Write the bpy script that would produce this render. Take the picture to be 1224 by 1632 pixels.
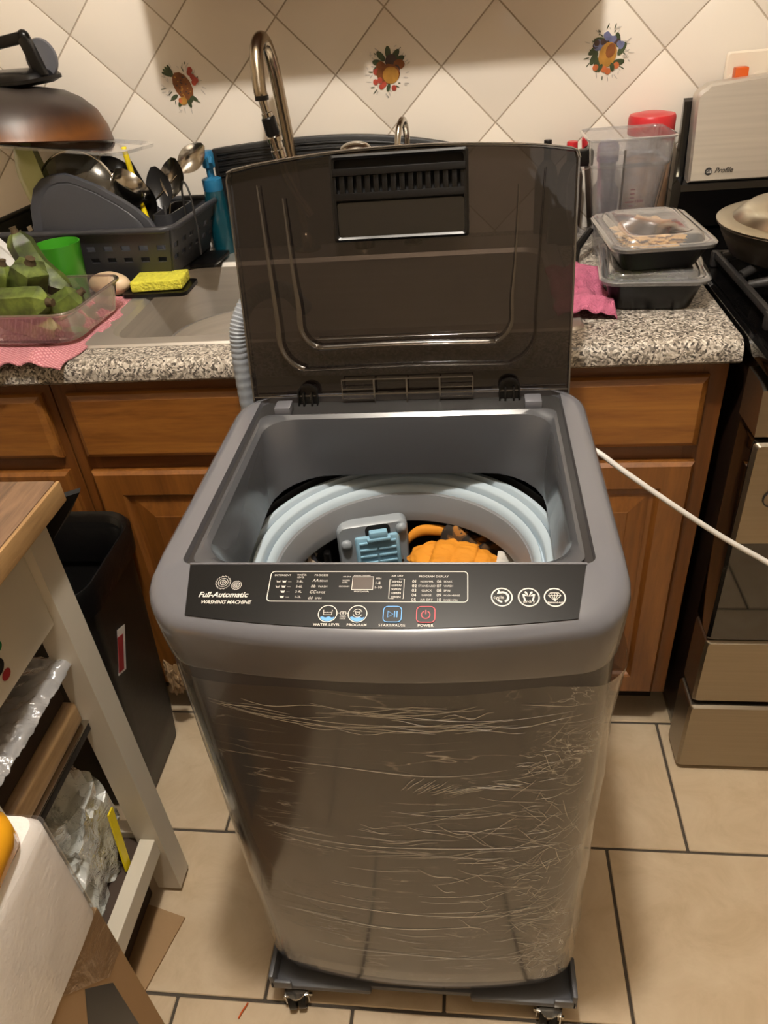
import bpy, bmesh, math, random
from mathutils import Vector, Matrix, noise
for o in list(bpy.data.objects): bpy.data.objects.remove(o)
S = bpy.context.scene
COL = S.collection
R = math.radians
PI = math.pi

# ------------------------------------------------------------------ camera
cam = bpy.data.cameras.new('camera'); camo = bpy.data.objects.new('camera', cam); COL.objects.link(camo)
yaw, pitch, roll, fpx = .14866, .61045, -.09467, 1188.12
fw = Vector((-math.sin(yaw)*math.cos(pitch), math.cos(yaw)*math.cos(pitch), -math.sin(pitch)))
rt = Vector((math.cos(yaw), math.sin(yaw), 0)); up = rt.cross(fw)
rt2 = math.cos(roll)*rt + math.sin(roll)*up; up2 = -math.sin(roll)*rt + math.cos(roll)*up
m = Matrix((rt2, up2, -fw)).transposed().to_4x4(); m.translation = Vector((-.4004, -1.1365, 1.3865))
camo.matrix_world = m
cam.sensor_fit = 'VERTICAL'; cam.sensor_height = 24; cam.sensor_width = 18
cam.lens = fpx*24/1632; cam.clip_start = .01
S.camera = camo

# ------------------------------------------------------------------ world, lamps, exposure
S.view_settings.view_transform = 'Standard'; S.view_settings.look = 'None'
S.view_settings.gamma = 1; S.view_settings.use_curve_mapping = False
S.view_settings.exposure = 0
w = bpy.data.worlds.new('world'); S.world = w; w.use_nodes = True
w.node_tree.nodes['Background'].inputs[0].default_value = (1, .85, .68, 1)
w.node_tree.nodes['Background'].inputs[1].default_value = .15
def lamp(name, loc, power, size, color=(1, .80, .58)):
    l = bpy.data.lights.new(name, 'POINT'); l.energy = power; l.shadow_soft_size = size; l.color = color
    o = bpy.data.objects.new(name, l); o.location = loc; COL.objects.link(o); return o
lamp('ceiling_lamp', (-.50, -.66, 2.50), 100, .05, (1, .945, .88))
lamp('fill_lamp', (.3, -2.7, 2.1), 5, .45, (1, .945, .88))  # added soft fill that lifts the ambient light, not a real fixture

# ------------------------------------------------------------------ materials
def lin(c):
    if isinstance(c, str): c = [int(c[i:i+2], 16)/255 for i in (0, 2, 4)]
    return tuple(x/12.92 if x <= .04045 else ((x+.055)/1.055)**2.4 for x in c)+(1,)
def newmat(name):
    mt = bpy.data.materials.new(name); mt.use_nodes = True; nt = mt.node_tree; return mt, nt, nt.nodes['Principled BSDF']
def N(nt, t, **k):
    n = nt.nodes.new(t)
    for a, b in k.items(): setattr(n, a, b)
    return n
def texco(nt, scale=(1, 1, 1), rot=(0, 0, 0), kind='Object'):
    tc = N(nt, 'ShaderNodeTexCoord'); mp = N(nt, 'ShaderNodeMapping')
    mp.inputs['Scale'].default_value = scale; mp.inputs['Rotation'].default_value = rot
    nt.links.new(tc.outputs[kind], mp.inputs[0]); return mp.outputs[0]
def noisetex(nt, vec, scale, detail=3, rough=.5, dist=0):
    n = N(nt, 'ShaderNodeTexNoise'); n.inputs['Scale'].default_value = scale; n.inputs['Detail'].default_value = detail
    n.inputs['Roughness'].default_value = rough; n.inputs['Distortion'].default_value = dist
    if vec: nt.links.new(vec, n.inputs['Vector'])
    return n
def ramp(nt, fac, stops, interp='LINEAR'):
    r = N(nt, 'ShaderNodeValToRGB'); r.color_ramp.interpolation = interp
    e = r.color_ramp.elements
    while len(e) < len(stops): e.new(.5)
    for el, (p, c) in zip(e, stops): el.position = p; el.color = c
    nt.links.new(fac, r.inputs[0]); return r
def bumpn(nt, h, strength=.3, dist=.01, b=None):
    bp = N(nt, 'ShaderNodeBump'); bp.inputs['Strength'].default_value = strength; bp.inputs['Distance'].default_value = dist
    nt.links.new(h, bp.inputs['Height'])
    if b is not None: nt.links.new(bp.outputs[0], b.inputs['Normal'])
    return bp
def M_(name, col, rough=.5, metal=0, var=0, vscale=8, bump=0, bscale=60, coat=0, spec=.5, stretch=(1, 1, 1), trans=0, ior=1.45, sss=0, bdist=.004):
    mt, nt, b = newmat(name)
    c = lin(col); b.inputs['Base Color'].default_value = c
    b.inputs['Roughness'].default_value = rough; b.inputs['Metallic'].default_value = metal
    b.inputs['Coat Weight'].default_value = coat; b.inputs['Specular IOR Level'].default_value = spec
    b.inputs['Transmission Weight'].default_value = trans; b.inputs['IOR'].default_value = ior
    v = texco(nt, stretch)
    n = noisetex(nt, v, vscale, 4)
    k = max(var, .03)
    r = ramp(nt, n.outputs[0], [(.3, tuple(x*(1-k) for x in c[:3])+(1,)), (.7, tuple(min(1, x*(1+k)) for x in c[:3])+(1,))])
    nt.links.new(r.outputs[0], b.inputs['Base Color'])
    if bump:
        n2 = noisetex(nt, v, bscale, 3); bumpn(nt, n2.outputs[0], bump, bdist, b)
    return mt
def filmmat(name, tint, gloss=.08, gfac=.25, haze=(.8, .8, .8), hfac=.1, bump=.6, bscale=20, fres=1.45):
    """thin clear plastic: see-through, a sharp reflection and a little haze"""
    mt, nt, b = newmat(name); nt.nodes.remove(b); out = nt.nodes['Material Output']
    tr = N(nt, 'ShaderNodeBsdfTransparent'); tr.inputs[0].default_value = tuple(tint)+(1,)
    gl = N(nt, 'ShaderNodeBsdfGlossy'); gl.inputs['Roughness'].default_value = gloss; gl.inputs[0].default_value = (1, 1, 1, 1)
    df = N(nt, 'ShaderNodeBsdfDiffuse'); df.inputs[0].default_value = tuple(haze)+(1,)
    m1 = N(nt, 'ShaderNodeMixShader'); m1.inputs[0].default_value = hfac
    nt.links.new(tr.outputs[0], m1.inputs[1]); nt.links.new(df.outputs[0], m1.inputs[2])
    fr = N(nt, 'ShaderNodeLayerWeight'); fr.inputs['Blend'].default_value = .5
    pw = N(nt, 'ShaderNodeMath', operation='POWER'); pw.inputs[1].default_value = 4.0; nt.links.new(fr.outputs['Facing'], pw.inputs[0])
    pa = N(nt, 'ShaderNodeMath', operation='MULTIPLY_ADD'); pa.inputs[1].default_value = .8; pa.inputs[2].default_value = .045; nt.links.new(pw.outputs[0], pa.inputs[0])
    ma = N(nt, 'ShaderNodeMath', operation='MULTIPLY'); ma.inputs[1].default_value = gfac*4
    ma.use_clamp = True
    nt.links.new(pa.outputs[0], ma.inputs[0])
    m2 = N(nt, 'ShaderNodeMixShader'); nt.links.new(ma.outputs[0], m2.inputs[0])
    nt.links.new(m1.outputs[0], m2.inputs[1]); nt.links.new(gl.outputs[0], m2.inputs[2]); nt.links.new(m2.outputs[0], out.inputs[0])
    if bump:
        n = noisetex(nt, texco(nt), bscale, 4, .6, .6); bp = bumpn(nt, n.outputs[0], bump, .01)
        for x in (gl, fr): nt.links.new(bp.outputs[0], x.inputs['Normal'])
    return mt, nt, m1, gl
def woodmat(name, c1, c2, axis='X', rough=.4, coat=.3, scale=1.0):
    mt, nt, b = newmat(name)
    st = {'X': (1.2, 14, 14), 'Y': (14, 1.2, 14), 'Z': (14, 14, 1.2)}[axis]
    v = texco(nt, tuple(s*scale for s in st))
    n = noisetex(nt, v, 2.2, 5, .62, .7); n2 = noisetex(nt, v, 14, 3, .6)
    mx = N(nt, 'ShaderNodeMath', operation='MULTIPLY_ADD'); mx.inputs[1].default_value = .3
    nt.links.new(n2.outputs[0], mx.inputs[0]); nt.links.new(n.outputs[0], mx.inputs[2])
    r = ramp(nt, mx.outputs[0], [(.42, lin(c1)), (.62, tuple((a+b_)/2 for a, b_ in zip(lin(c1), lin(c2)))), (.85, lin(c2))])
    nt.links.new(r.outputs[0], b.inputs['Base Color'])
    b.inputs['Roughness'].default_value = rough; b.inputs['Coat Weight'].default_value = coat; b.inputs['Coat Roughness'].default_value = .25
    bumpn(nt, n2.outputs[0], .12, .003, b)
    return mt

MT = {}
def mk():
    # glazed wall tile, slightly different tone per tile
    mt, nt, b = newmat('wall_tile_glaze'); oi = N(nt, 'ShaderNodeObjectInfo')
    r = ramp(nt, oi.outputs['Random'], [(0, lin('e2d8ca')), (1, lin('e9e0d3'))]); nt.links.new(r.outputs[0], b.inputs['Base Color'])
    b.inputs['Roughness'].default_value = .16
    n = noisetex(nt, texco(nt), 14, 2); bumpn(nt, n.outputs[0], .12, .01, b); MT['wtile'] = mt
    mt, nt, b = newmat('floor_tile_ceramic'); oi = N(nt, 'ShaderNodeObjectInfo')
    tc = N(nt, 'ShaderNodeTexCoord'); ad = N(nt, 'ShaderNodeVectorMath', operation='ADD')
    nt.links.new(tc.outputs['Object'], ad.inputs[0]); nt.links.new(oi.outputs['Random'], ad.inputs[1])
    sc = N(nt, 'ShaderNodeVectorMath', operation='SCALE'); sc.inputs['Scale'].default_value = 7.3
    nt.links.new(ad.outputs[0], sc.inputs[0])
    n = noisetex(nt, sc.outputs[0], 1.3, 5, .65, .8)
    r = ramp(nt, n.outputs[0], [(.3, lin('b9a384')), (.5, lin('c6b193')), (.75, lin('d0bd9f'))])
    nt.links.new(r.outputs[0], b.inputs['Base Color']); b.inputs['Roughness'].default_value = .38
    bumpn(nt, n.outputs[0], .15, .004, b); MT['ftile'] = mt
    MT['fgrout'] = M_('dark_floor_grout', '4a4238', .9, bump=.4, bscale=200)
    MT['wgrout'] = M_('wall_grout', 'b3a592', .9, bump=.3, bscale=150)
    MT['paint'] = M_('cream_paint', 'd8c8ac', .7); MT['ceil'] = M_('white_ceiling_paint', 'e6ddcc', .8)
    MT['oakH'] = woodmat('oak_along', '6a3c14', '9a642a', 'X'); MT['oakV'] = woodmat('oak_upright', '603611', '8a5622', 'Z')
    MT['oakF'] = woodmat('oak_frame', '532f10', '77461a', 'Z'); MT['oakFH'] = woodmat('oak_frame_along', '532f10', '77461a', 'X')
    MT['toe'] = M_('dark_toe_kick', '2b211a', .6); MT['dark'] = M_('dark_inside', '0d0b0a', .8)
    # speckled laminate
    mt, nt, b = newmat('speckled_granite_laminate'); v = texco(nt, (1, 1, 1))
    n0 = noisetex(nt, v, 40, 2)
    mixv = N(nt, 'ShaderNodeMix', data_type='VECTOR'); mixv.inputs[0].default_value = .02
    nt.links.new(v, mixv.inputs[4]); nt.links.new(n0.outputs['Color'], mixv.inputs[5])
    vo = N(nt, 'ShaderNodeTexVoronoi'); vo.inputs['Scale'].default_value = 330; nt.links.new(mixv.outputs[1], vo.inputs['Vector'])
    sp = N(nt, 'ShaderNodeSeparateColor'); nt.links.new(vo.outputs['Color'], sp.inputs[0])
    r = ramp(nt, sp.outputs[0], [(0, lin('3f3a36')), (.15, lin('6a635a')), (.36, lin('958c80')), (.60, lin('b3aa9d')), (.82, lin('cdc6ba'))], 'CONSTANT')
    nt.links.new(r.outputs[0], b.inputs['Base Color']); b.inputs['Roughness'].default_value = .3; MT['counter'] = mt
    # washer plastics
    MT['wgrey'] = M_('grey_washer_plastic', '616166', .22, coat=.3, bump=.02, bscale=30)
    MT['wbody'] = M_('grey_washer_body', '3e3f44', .2, coat=.15)
    MT['basin'] = M_('grey_basin_plastic', '444548', .25, coat=.1)
    MT['wdark'] = M_('dark_grey_seat', '2b2a2a', .35)
    MT['ring'] = M_('pale_blue_ring_plastic', 'b3c1ca', .22, coat=.2); MT['ring2'] = M_('grey_inner_ring', '7b7d80', .3)
    MT['filter'] = M_('grey_filter_plastic', '8b9196', .35); MT['blue'] = M_('light_blue_plastic', '88b1c6', .35)
    MT['panel'] = M_('black_panel_film', '0e0d0d', .30, coat=0, spec=.25)
    MT['white'] = M_('white_print', 'd9d4cb', .6); MT['pblue'] = M_('blue_print', '5fa2e0', .5); MT['pred'] = M_('red_print', 'c8424c', .5)
    MT['screen'] = M_('dim_display', '40342c', .3)
    MT['blackpl'] = M_('black_plastic', '0b0a0a', .30, spec=.35); MT['blackm'] = M_('matte_black', '0e0d0d', .5, bump=.1)
    MT['chrome'] = M_('brushed_chrome', 'b8b2a8', .18, 1); MT['steel'] = M_('stainless_steel', 'cfc9c0', .46, .85, var=.06, vscale=3, stretch=(1, 1, 40), bump=.02)
    MT['steelH'] = M_('stainless_steel_front', '9a9080', .36, 1, var=.05, vscale=3, stretch=(1, 60, 60), bump=.02)
    MT['iron'] = M_('cast_iron', '232120', .5, bump=.2, bscale=150)
    mt, nt, b = newmat('burnt_wok'); tc_ = N(nt, 'ShaderNodeTexCoord'); sz = N(nt, 'ShaderNodeSeparateXYZ'); nt.links.new(tc_.outputs['Object'], sz.inputs[0])
    nz = noisetex(nt, texco(nt, (1, 1, .3)), 16, 4, .6, .5); ma_ = N(nt, 'ShaderNodeMath', operation='MULTIPLY_ADD'); ma_.inputs[1].default_value = .035; nt.links.new(nz.outputs[0], ma_.inputs[0]); nt.links.new(sz.outputs[2], ma_.inputs[2])
    mr_ = N(nt, 'ShaderNodeMapRange'); mr_.inputs['From Min'].default_value = .02; mr_.inputs['From Max'].default_value = .15; nt.links.new(ma_.outputs[0], mr_.inputs[0])
    rw = ramp(nt, mr_.outputs[0], [(0, lin('3a2016')), (.18, lin('55301a')), (.32, lin('6a4019')), (.46, lin('4e2f18')), (.62, lin('30221b')), (.85, lin('322c28'))]); nt.links.new(rw.outputs[0], b.inputs['Base Color'])
    b.inputs['Roughness'].default_value = .42; b.inputs['Metallic'].default_value = .1; bumpn(nt, nz.outputs[0], .15, .004, b); MT['burnt'] = mt
    MT['greypl'] = M_('charcoal_rack_plastic', '343437', .4); MT['greybd'] = M_('grey_cutting_board', '3e3f44', .45, bump=.1, bscale=300)
    MT['dollygrey'] = M_('slate_grey_plastic', '55565a', .4)
    MT['chair'] = M_('white_paint', 'cfc6b4', .4, bump=.05, bscale=20)
    MT['cartwood'] = woodmat('worn_wood_top', '3c2c20', '82644a', 'Y', .7, .0, 1.3)
    MT['barewood'] = woodmat('raw_wood_edge', '7a5c3a', 'b08c5c', 'Y', .6, .05)
    MT['brownwood'] = woodmat('stained_board', '6e5234', 'a3835a', 'Y', .5, .1)
    MT['card'] = M_('brown_cardboard', '9a7b57', .8, var=.06, vscale=4, bump=.15, bscale=60)
    MT['carddk'] = M_('dark_carton', '3d2f25', .8)
    MT['foam'] = M_('white_foam', 'e6e0da', .75, bump=.5, bscale=180, bdist=.002)
    MT['amber'] = M_('amber_plastic', 'e0a022', .15, coat=.6, bump=.2, bscale=14)
    MT['redpl'] = M_('red_plastic', 'bd2a30', .35); MT['green'] = M_('green_plastic', '3a8f20', .35)
    MT['lime'] = M_('pale_lime_ceramic', 'b9bd7d', .25); MT['whitec'] = M_('white_ceramic', 'd8d6d2', .25)
    MT['yellow'] = M_('yellow_plastic', 'e8d011', .4)
    MT['sponge'] = M_('yellow_sponge', 'd6cf45', .95, var=.15, vscale=90, bump=1, bscale=190, bdist=.004)
    MT['stone'] = M_('cream_soap', 'd9bf9c', .4, var=.08, vscale=12)
    MT['teal'] = M_('teal_soap', '083944', .15, coat=.5); MT['bluec'] = M_('blue_pump', '22688f', .35)
    MT['copper'] = M_('burnt_copper', '42291a', .42, .3, var=.8, vscale=9, bump=.1, stretch=(2, 2, .5))
    MT['blk_glossy'] = M_('black_enamel', '0c0b0b', .12, coat=.5); MT['ovenglass'] = M_('black_oven_glass', '0a0806', .05, coat=1)
    MT['sideblk'] = M_('dark_brown_range_side', '1d130d', .3)
    MT['cord'] = M_('white_cord', 'd9d6d0', .4); MT['hose'] = M_('grey_blue_hose', '8a8f95', .45)
    MT['orange'] = M_('orange_quilted_fabric', 'c9811c', .8, var=.1, vscale=20, bump=.3, bscale=60)
    MT['blackcloth'] = M_('black_cloth', '0d0c0c', .9, bump=.3); MT['labelw'] = M_('white_care_label', 'cfcac0', .7, bump=.6, bscale=60)
    MT['paper'] = M_('crumpled_brown_paper', '8a7050', .8, bump=.5)
    MT['redprint'] = M_('red_print_label', '9a2a2c', .6); MT['greenst'] = M_('green_sticker', '1e7a3c', .5)
    MT['food'] = M_('rice_food', 'c79a55', .6, var=.4, vscale=30, bump=.8, bscale=60)
    MT['salad'] = M_('green_salad', '5f7a35', .6, var=.5, vscale=40, bump=.8)
    MT['panlid'] = M_('brushed_pan_lid', 'b5ad98', .28, 1)
    MT['outlet'] = M_('ivory_outlet', 'ddd0bd', .4); MT['orangepl'] = M_('amber_plug', 'c4551f', .3)
    MT['pasta'] = M_('tan_contents', 'c48a4a', .6, var=.3, vscale=40)
    mt, nt, b = newmat('pink_waffle_cloth'); v = texco(nt, (1, 1, 1), (0, 0, .6))
    wv = N(nt, 'ShaderNodeTexWave'); wv.inputs['Scale'].default_value = 55; nt.links.new(v, wv.inputs[0])
    v2 = texco(nt, (1, 1, 1), (0, 0, .6+PI/2)); w2 = N(nt, 'ShaderNodeTexWave'); w2.inputs['Scale'].default_value = 55; nt.links.new(v2, w2.inputs[0])
    ad = N(nt, 'ShaderNodeMath', operation='MULTIPLY'); nt.links.new(wv.outputs[1], ad.inputs[0]); nt.links.new(w2.outputs[1], ad.inputs[1])
    r = ramp(nt, ad.outputs[0], [(0, lin('ac6870')), (.6, lin('d3989c'))]); nt.links.new(r.outputs[0], b.inputs['Base Color'])
    b.inputs['Roughness'].default_value = .9; bumpn(nt, ad.outputs[0], .5, .003, b); MT['pinkw'] = mt
    MT['pink'] = M_('pink_terry', 'b2607a', .95, var=.12, vscale=60, bump=1, bscale=250, bdist=.004)
    mt, nt, b = newmat('plantain_skin'); v = texco(nt)
    n = noisetex(nt, v, 26, 4, .6); r = ramp(nt, n.outputs[0], [(.30, lin('241e0d')), (.42, lin('38421a')), (.58, lin('556327')), (.8, lin('7a8838'))])
    nt.links.new(r.outputs[0], b.inputs['Base Color']); b.inputs['Roughness'].default_value = .5; bumpn(nt, n.outputs[0], .2, .004, b); MT['plantain'] = mt
    MT['stem'] = M_('dry_plantain_tip', '43351f', .8, bump=.5)
    mt, nt, b = newmat('navy_patterned_cloth'); vo = N(nt, 'ShaderNodeTexVoronoi'); vo.inputs['Scale'].default_value = 36; vo.feature = 'DISTANCE_TO_EDGE'
    nt.links.new(texco(nt), vo.inputs['Vector']); r = ramp(nt, vo.outputs[0], [(0, lin('b9ab98')), (.09, lin('15151f')), (.3, lin('0e0e18'))], 'CONSTANT')
    nt.links.new(r.outputs[0], b.inputs['Base Color']); b.inputs['Roughness'].default_value = .85; MT['navy'] = mt
    mt, nt, b = newmat('camouflage_brown_cloth'); n = noisetex(nt, texco(nt), 22, 2, .5, 1.2)
    r = ramp(nt, n.outputs[0], [(0, lin('1b130b')), (.46, lin('4c3316')), (.55, lin('8c5a1c')), (.66, lin('2a1d10'))], 'CONSTANT')
    nt.links.new(r.outputs[0], b.inputs['Base Color']); b.inputs['Roughness'].default_value = .85; MT['camo'] = mt
    # clear things
    MT['lid'] = filmmat('smoky_lid_plastic', (.075, .058, .049), .03, .20, (.014, .011, .010), .5, bump=.10, bscale=7)[0]
    MT['lidrib'] = filmmat('smoky_lid_rib', (.45, .40, .36), .05, .6, (.10, .085, .07), .35, bump=0)[0]
    MT['lidemb'] = filmmat('smoky_lid_emboss', (.55, .50, .46), .06, .5, (.05, .04, .034), .12, bump=.1, bscale=9)[0]
    MT['clear'] = filmmat('clear_plastic', (.90, .90, .91), .08, .45, (.75, .75, .78), .06, bump=.1)[0]
    MT['clearlid'] = filmmat('clear_container_lid', (.85, .85, .85), .12, .5, (.75, .75, .75), .17, bump=.1, bscale=10)[0]
    MT['glass'] = filmmat('glass_dish', (.90, .86, .83), .03, .6, (.6, .5, .5), .06, bump=0)[0]
    MT['bag'] = filmmat('crumpled_clear_bag', (.75, .76, .73), .12, .8, (.95, .97, .90), .58, bump=1, bscale=40)[0]
    MT['sheetfilm'] = filmmat('milky_plastic_sheet', (.6, .6, .6), .2, .5, (.62, .6, .58), .5, bump=1, bscale=22)[0]
    MT['foamfilm'] = filmmat('clear_foam_film', (.97, .96, .95), .10, .25, (.85, .83, .8), .04, bump=.35, bscale=7)[0]
    MT['boxfilm'] = filmmat('clear_packing_tape', (.93, .88, .80), .18, .35, (.7, .6, .45), .08, bump=.7, bscale=14)[0]
    # creased stretch film round the washer
    mt, nt, m1, gl = filmmat('creased_stretch_film', (.92, .92, .91), .10, .22, (.78, .73, .66), .05, bump=0)
    tc = N(nt, 'ShaderNodeTexCoord'); sx = N(nt, 'ShaderNodeSeparateXYZ'); nt.links.new(tc.outputs['Object'], sx.inputs[0])
    def crease(scl, wid, seed, dist=1.0, rot=0, nsc=1.0):
        mp = N(nt, 'ShaderNodeMapping'); mp.inputs['Scale'].default_value = scl; mp.inputs['Location'].default_value = (seed, seed*.7, seed*.3); mp.inputs['Rotation'].default_value = (0, rot, 0)
        nt.links.new(tc.outputs['Object'], mp.inputs[0]); n = noisetex(nt, mp.outputs[0], nsc, 3, .55, dist)
        s = N(nt, 'ShaderNodeMath', operation='SUBTRACT'); s.inputs[1].default_value = .5; nt.links.new(n.outputs[0], s.inputs[0])
        a = N(nt, 'ShaderNodeMath', operation='ABSOLUTE'); nt.links.new(s.outputs[0], a.inputs[0])
        mr = N(nt, 'ShaderNodeMapRange'); mr.inputs['From Min'].default_value = 0; mr.inputs['From Max'].default_value = wid
        mr.inputs['To Min'].default_value = 1; mr.inputs['To Max'].default_value = 0; nt.links.new(a.outputs[0], mr.inputs[0])
        mp2 = N(nt, 'ShaderNodeMapping'); mp2.inputs['Location'].default_value = (seed*3, 1, seed); nt.links.new(tc.outputs['Object'], mp2.inputs[0])
        g = noisetex(nt, mp2.outputs[0], 9, 2); gr = ramp(nt, g.outputs[0], [(.50, (0, 0, 0, 1)), (.64, (1, 1, 1, 1))])
        p = N(nt, 'ShaderNodeMath', operation='MULTIPLY'); nt.links.new(mr.outputs[0], p.inputs[0]); nt.links.new(gr.outputs[0], p.inputs[1])
        return p.outputs[0]
    def mul(a, b):
        p = N(nt, 'ShaderNodeMath', operation='MULTIPLY')
        for i, s in enumerate((a, b)):
            if isinstance(s, (int, float)): p.inputs[i].default_value = s
            else: nt.links.new(s, p.inputs[i])
        return p.outputs[0]
    def addc(a, b):
        p = N(nt, 'ShaderNodeMath', operation='ADD'); p.use_clamp = True; nt.links.new(a, p.inputs[0]); nt.links.new(b, p.inputs[1]); return p.outputs[0]
    c1 = crease((3.5, 3.5, 34), .010, 1.3, .5); c2 = crease((5, 5, 46), .008, 7.1, .6, .08); c3 = crease((16, 16, 30), .011, 4.2, 1.2, .5); c4 = crease((22, 22, 22), .02, 9.4, 1.5, -.5)
    rx = N(nt, 'ShaderNodeMapRange'); rx.inputs['From Min'].default_value = .0; rx.inputs['From Max'].default_value = .2; nt.links.new(sx.outputs[0], rx.inputs[0])
    rr_ = N(nt, 'ShaderNodeMapRange'); rr_.inputs['From Min'].default_value = .15; rr_.inputs['From Max'].default_value = .21; nt.links.new(sx.outputs[0], rr_.inputs[0])
    tot = addc(mul(addc(c1, c2), .42), addc(mul(mul(c3, rx.outputs[0]), .5), mul(mul(c4, rr_.outputs[0]), .65)))
    base = N(nt, 'ShaderNodeMath', operation='ADD'); base.inputs[1].default_value = .015; base.use_clamp = True
    nt.links.new(addc(tot, mul(rr_.outputs[0], .10)), base.inputs[0]); nt.links.new(base.outputs[0], m1.inputs[0])
    hb = bumpn(nt, addc(tot, c2), .5, .004); nt.links.new(hb.outputs[0], gl.inputs['Normal'])
    MT['film'] = mt
mk()

# ------------------------------------------------------------------ mesh builder
def xform(M, p): return M @ Vector(p) if M is not None else Vector(p)
class MB:
    def __init__(s): s.v = []; s.f = []; s.mi = []; s.cur = 0
    def add(s, vs, fs, M=None):
        n = len(s.v); s.v += [xform(M, p) for p in vs]; s.f += [tuple(i+n for i in f) for f in fs]; s.mi += [s.cur]*len(fs); return s
    def box(s, x0, x1, y0, y1, z0, z1, bev=0, M=None, seg=2):
        bm = bmesh.new(); bmesh.ops.create_cube(bm, size=1)
        for v in bm.verts: v.co = Vector(((x0+x1)/2+v.co.x*(x1-x0), (y0+y1)/2+v.co.y*(y1-y0), (z0+z1)/2+v.co.z*(z1-z0)))
        if bev: bmesh.ops.bevel(bm, geom=bm.edges[:], offset=bev, segments=seg, affect='EDGES', profile=.6)
        bm.verts.index_update(); s.add([v.co.copy() for v in bm.verts], [[v.index for v in f.verts] for f in bm.faces], M); bm.free(); return s
    def bar(s, a, b, wx, wy, up=(0, 0, 1), bev=0):
        a, b = Vector(a), Vector(b); d = b-a; L = d.length; d.normalize(); x = d.cross(Vector(up))
        if x.length < 1e-4: x = d.cross(Vector((1, 0, 0)))
        x.normalize(); y = x.cross(d)
        M = Matrix((x, y, d)).transposed().to_4x4(); M.translation = a
        return s.box(-wx/2, wx/2, -wy/2, wy/2, 0, L, bev, M)
    def loft(s, rings, cap0=False, cap1=False, closed=True, M=None):
        n = len(rings[0]); vs = [p for r in rings for p in r]; fs = []
        for k in range(len(rings)-1):
            for i in range(n if closed else n-1):
                j = (i+1) % n; fs.append((k*n+i, k*n+j, (k+1)*n+j, (k+1)*n+i))
        if cap0: fs.append(tuple(range(n))[::-1])
        if cap1: fs.append(tuple((len(rings)-1)*n+i for i in range(n)))
        return s.add(vs, fs, M)
    def lathe(s, prof, seg=32, c=(0, 0, 0), M=None, cap0=False, cap1=False):
        rings = [[(c[0]+r*math.cos(2*PI*i/seg), c[1]+r*math.sin(2*PI*i/seg), c[2]+z) for i in range(seg)] for r, z in prof]
        return s.loft(rings, cap0, cap1, M=M)
    def tube(s, pts, rad, seg=10, caps=True, flat=1.0, M=None):
        P = [Vector(p) for p in pts]; n = len(P); R_ = rad if isinstance(rad, (list, tuple)) else [rad]*n
        T = [(P[min(i+1, n-1)]-P[max(i-1, 0)]).normalized() for i in range(n)]
        x = T[0].cross(Vector((0, 0, 1)))
        if x.length < 1e-3: x = T[0].cross(Vector((1, 0, 0)))
        x.normalize(); rings = []
        for i in range(n):
            x = x-T[i]*x.dot(T[i]); x.normalize(); y = T[i].cross(x)
            rings.append([P[i]+x*math.cos(2*PI*k/seg)*R_[i]+y*math.sin(2*PI*k/seg)*R_[i]*flat for k in range(seg)])
        return s.loft(rings, caps, caps, M=M)
    def disc(s, c, rx, ry, nrm='y', rot=0, seg=14, off=0):
        vs = []
        for i in range(seg):
            a = 2*PI*i/seg; u = rx*math.cos(a); v = ry*math.sin(a); u, v = u*math.cos(rot)-v*math.sin(rot), u*math.sin(rot)+v*math.cos(rot)
            vs.append((c[0]+u, c[1], c[2]+v) if nrm == 'y' else (c[0]+u, c[1]+v, c[2]))
        return s.add(vs, [tuple(range(seg)) if nrm != 'y' else tuple(range(seg))])
    def blob(s, c, rad, amp=.1, freq=3, seed=0, sub=4, M=None, flatz=None, ridged=False):
        bm = bmesh.new(); bmesh.ops.create_icosphere(bm, subdivisions=sub, radius=1)
        for v in bm.verts:
            d = v.co.normalized(); q = d*freq+Vector((seed, seed*1.7, seed*.3)); nn = noise.fractal(q, 1, 2, 4)
            if ridged: nn = .5-abs(nn)*2
            k = 1+amp*nn; p = Vector((d.x*rad[0], d.y*rad[1], d.z*rad[2]))*k
            if flatz is not None and p.z < flatz: p.z = flatz
            v.co = p
        bm.verts.index_update(); T = Matrix.Translation(c)
        s.add([v.co.copy() for v in bm.verts], [[v.index for v in f.verts] for f in bm.faces], T if M is None else T @ M); bm.free(); return s
    def sheet(s, f, nu=30, nv=30, M=None):
        vs = [f(i/nu, j/nv) for j in range(nv+1) for i in range(nu+1)]
        fs = [(j*(nu+1)+i, j*(nu+1)+i+1, (j+1)*(nu+1)+i+1, (j+1)*(nu+1)+i) for j in range(nv) for i in range(nu)]
        return s.add(vs, fs, M)
    def shell(s, f, t, nu=30, nv=30, dirn=(0, 0, -1), M=None):
        """a sheet with thickness t along dirn, closed round its rim"""
        d = Vector(dirn)*t
        top = [Vector(f(i/nu, j/nv)) for j in range(nv+1) for i in range(nu+1)]; n = len(top)
        q = lambda i, j: j*(nu+1)+i
        fs = []
        for j in range(nv):
            for i in range(nu):
                fs.append((q(i, j), q(i+1, j), q(i+1, j+1), q(i, j+1))); fs.append((n+q(i, j+1), n+q(i+1, j+1), n+q(i+1, j), n+q(i, j)))
        rim = [q(i, 0) for i in range(nu)]+[q(nu, j) for j in range(nv)]+[q(i, nv) for i in range(nu, 0, -1)]+[q(0, j) for j in range(nv, 0, -1)]
        for a, b in zip(rim, rim[1:]+rim[:1]): fs.append((b, a, n+a, n+b))
        return s.add(top+[p+d for p in top], fs, M)
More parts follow.
